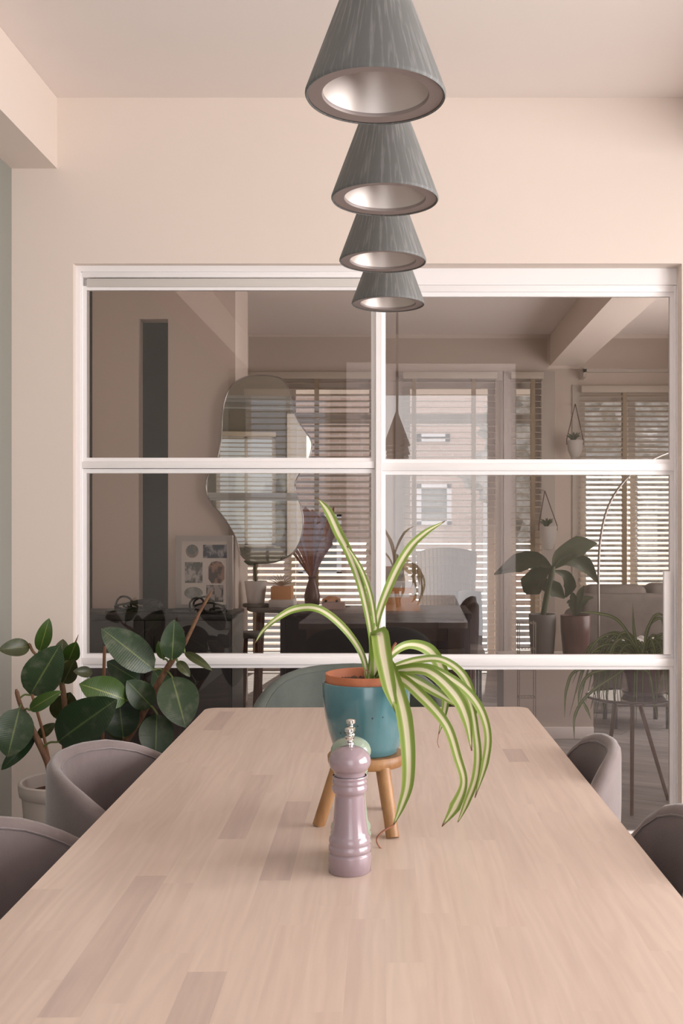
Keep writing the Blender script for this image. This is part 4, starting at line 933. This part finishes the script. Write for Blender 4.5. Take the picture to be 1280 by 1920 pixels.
for x in (wx0, wx1):
    for y in (5.86, 5.95): lst.append(([(x, y, 0), (x, y, PZ(1165, 5.9))], .003))
tubes('uprights', lst, m_steel, ws_); lst = []
for z_ in (.12, .28, .44, .56, PZ(1168, 5.9)):
    lst += [([(wx0, 5.86, z_), (wx1, 5.86, z_)], .0025), ([(wx0, 5.95, z_), (wx1, 5.95, z_)], .0025), ([(wx0, 5.86, z_), (wx0, 5.95, z_)], .0025), ([(wx1, 5.86, z_), (wx1, 5.95, z_)], .0025)]
    lst += [([(wx0+(wx1-wx0)*q/5, 5.86, z_), (wx0+(wx1-wx0)*q/5, 5.95, z_)], .0018) for q in range(1, 5)]
tubes('wire_shelves', lst, m_steel, ws_)
# hanging planters on the pillar
for (hx, hy), (bx0, bx1, btop, bbot), lab in (((1078, 757), (1062, 1093, 826, 858), 'upper white wall planter hanging from leather straps'), ((1021, 920), (1010, 1044, 987, 1032), 'lower white wall planter hanging from leather straps left of the blinds')):
    d_ = BY-.20; hk = P(hx, hy, d_); hp = empty('hanging_planter', (hk.x, d_, PZ(bbot, d_)), lab, 'planter', 'hanging wall planters')
    cx_ = (bx0+bx1)/2; r = (bx1-bx0)/2/F*d_; zt_, zb_2 = PZ(btop, d_), PZ(bbot, d_)
    lathe('bowl', [(0, 0), (r*.5, .01), (r*.85, (zt_-zb_2)*.4), (r, zt_-zb_2), (r*.94, zt_-zb_2), (r*.8, (zt_-zb_2)*.45), (0, .03)], m_white, hp, c=(PX(cx_, d_), d_, zb_2), seg=32)
    for px in (bx0, bx1): tube('strap', [hk, P(px, btop-2, d_), P(px, btop+8, d_)], .0045, m_leather, hp, 6)
    tube('hook', [hk, hk+Vector((0, .2, .012))], .006, m_chrome, hp, 8)
    cc = Vector((PX(cx_-3, d_), d_, zt_-.02)); rq = random.Random(4)
    for k in range(14):
        a = rq.uniform(0, 6.28); e = cc+Vector((.07*math.cos(a), .04*math.sin(a), rq.uniform(.05, .10))); blade('leaf', [cc, (cc+e)/2+Vector((0, 0, .02)), e], [.004, .008, .001], m_leafb, hp, n=3)

# ------------------------------------------------------------------ sofa, arc lamp, throw
fd = 7.30; sf = empty('sofa', (2.0, fd+.4, 0), 'brown-grey sofa seen from behind under the wide far window', 'sofa')
sx0, sx1, stp = PX(1092, fd), RX-.08, PZ(1108, fd)
box('sofa_back', sx0, sx1, fd, fd+.22, .10, stp-.02, m_sofa, sf, .05, 4); box('sofa_base', sx0+.02, sx1-.02, fd+.2, fd+.9, .12, .42, m_sofa, sf, .05, 4)
box('armrest', sx0, sx0+.2, fd+.05, fd+.9, .12, .62, m_sofa, sf, .06, 4); box('armrest', sx1-.2, sx1, fd+.05, fd+.9, .12, .62, m_sofa, sf, .06, 4)
for k in range(3):
    a = sx0+.04+k*(sx1-sx0-.08)/3; box('back_cushion', a, a+(sx1-sx0-.1)/3, fd+.06, fd+.30, .45, stp+.035+.012*(k % 2), m_sofa, sf, .06, 4)
for x in (sx0+.06, sx1-.06):
    for y in (fd+.06, fd+.84): tube('foot', [(x, y, .13), (x, y, 0)], .02, m_blackmetal, sf, 8)
od = 6.35; of_ = empty('footstool', (PX(1205, od), od+.2, 0), 'low upholstered footstool with a white throw before the sofa', 'footstool')
oz_ = PZ(1212, od)
box('cushion', PX(1150, od), PX(1262, od), od, od+.42, .14, oz_, m_sofa, of_, .03, 3)
for x in (PX(1156, od), PX(1256, od)):
    for y in (od+.05, od+.37): tube('leg', [(x, y, .145), (x, y, 0)], .015, m_blackmetal, of_, 8)
bm = bmesh.new(); bmesh.ops.create_grid(bm, x_segments=24, y_segments=10, size=1)
for v in bm.verts:
    x, y = v.co.x, v.co.y; v.co = Vector((PX(1206, od)+x*.16, od+.2+y*.185, oz_+.018+.006*math.sin(x*9+y*4)+.006*math.sin(x*17)))
geo = bmesh.ops.solidify(bm, geom=bm.faces[:], thickness=.004)
tag(bmo('white_throw', bm, m_throw, None, True), 'folded white throw lying on the footstool', 'throw')
ld = 7.05; al = empty('arc_lamp', (PX(1123, ld), ld, 0), 'slender steel arc floor lamp curving over the sofa', 'lamp')
arc = catmull([P(1122, 1175, ld), P(1122, 1060, ld), P(1127, 1000, ld), P(1140, 950, ld), P(1165, 908, ld), P(1200, 875, ld), P(1256, 848, ld+.05), P(1310, 842, ld+.1), P(1350, 865, ld+.15)], 6)
tube('pole', [Vector((PX(1122, ld), ld, .03))]+arc, .009, m_steel, al, 10)
lathe('base', [(0, 0), (.13, 0), (.135, .01), (.13, .028), (.02, .034), (0, .034)], m_stone, al, c=(PX(1122, ld), ld, 0))
e_ = arc[-1]; lathe('lamp_shade', [(0, .0), (.02, 0), (.10, -.05), (.15, -.12), (.145, -.12), (.095, -.055), (0, -.01)], m_steel, al, c=tuple(e_))

# ------------------------------------------------------------------ tripod table with spider plant behind the glass
yd = 4.52; tzz = PZ(1312, 4.40); tcx, tr = PX(1180, yd), .192
tt2 = empty('tripod_table', (tcx, yd, 0), 'small round dark tripod table just behind the right glass door', 'side table')
lathe('table_top', [(0, tzz-.016), (tr*.9, tzz-.016), (tr, tzz-.008), (tr, tzz), (tr*.98, tzz+.002), (tr*.965, tzz-.002), (0, tzz-.002)], m_tableglass, tt2, c=(tcx, yd, 0), seg=56)
for f_, (ox, oy) in (((PX(1185, 4.46), 4.46), (.005, -.03)), ((PX(1252, 4.72), 4.72), (.045, .04)), ((PX(1128, 4.70), 4.70), (-.05, .04))):
    if f_[1] == 4.46: f_ = (f_[0], 4.47)
    tube('leg', [(tcx+ox, yd+oy, tzz-.017), (f_[0], f_[1], 0)], [.010, .008], m_wood, tt2, 10)
qc = Vector((PX(1209, yd), yd+.03, tzz+.0005))
q2 = empty('spider_plant', qc, 'bushy spider plant in a dark red pot on the tripod table', 'plant')
lathe('saucer', [(0, 0), (.085, 0), (.098, .018), (.093, .018), (.08, .006), (0, .006)], m_redpot, q2, seg=40, local=True)
PT = PZ(1248, yd)-qc.z
lathe('pot', [(0, .007), (.062, .007), (.066, .012), (.082, PT-.035), (.088, PT-.034), (.090, PT-.002), (.086, PT), (.080, PT-.012), (0, PT-.02)], m_redpot, q2, seg=40, local=True)
rq = random.Random(17); cr_ = qc+Vector((0, 0, PT-.015))
for k in range(62):
    a = rq.uniform(-2.75, 2.75)+math.pi if k < 44 else rq.uniform(0, 6.28)          # most leaves spill to the left
    ln = rq.uniform(.16, .33); up_ = rq.uniform(.05, .15); dn = rq.uniform(.02, .26)
    dx, dy = math.cos(a), math.sin(a)*.42
    if dy*ln < -.20: dy = -.20/ln
    p1 = cr_+Vector((dx*ln*.35, dy*ln*.35, up_)); p2 = cr_+Vector((dx*ln*.75, dy*ln*.75, up_*.75)); p3 = cr_+Vector((dx*ln, dy*ln, -dn))
    for p in (p1, p2, p3):
        if p.y < 4.24: p.y = 4.24
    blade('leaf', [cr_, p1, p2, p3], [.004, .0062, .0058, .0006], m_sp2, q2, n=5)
for pts in ([(1198, 1228), (1188, 1180), (1186, 1132)], [(1205, 1228), (1215, 1175), (1240, 1160), (1246, 1200)], [(1200, 1225), (1160, 1165), (1120, 1150), (1085, 1148)], [(1203, 1226), (1218, 1170), (1232, 1152), (1252, 1158)], [(1170, 1250), (1085, 1255), (1062, 1290), (1058, 1345)], [(1170, 1255), (1105, 1300), (1078, 1340), (1076, 1386)], [(1190, 1255), (1216, 1262), (1225, 1310), (1232, 1350)], [(1090, 1312), (1100, 1330), (1108, 1350)], [(1170, 1250), (1110, 1262), (1088, 1290), (1083, 1330)]):
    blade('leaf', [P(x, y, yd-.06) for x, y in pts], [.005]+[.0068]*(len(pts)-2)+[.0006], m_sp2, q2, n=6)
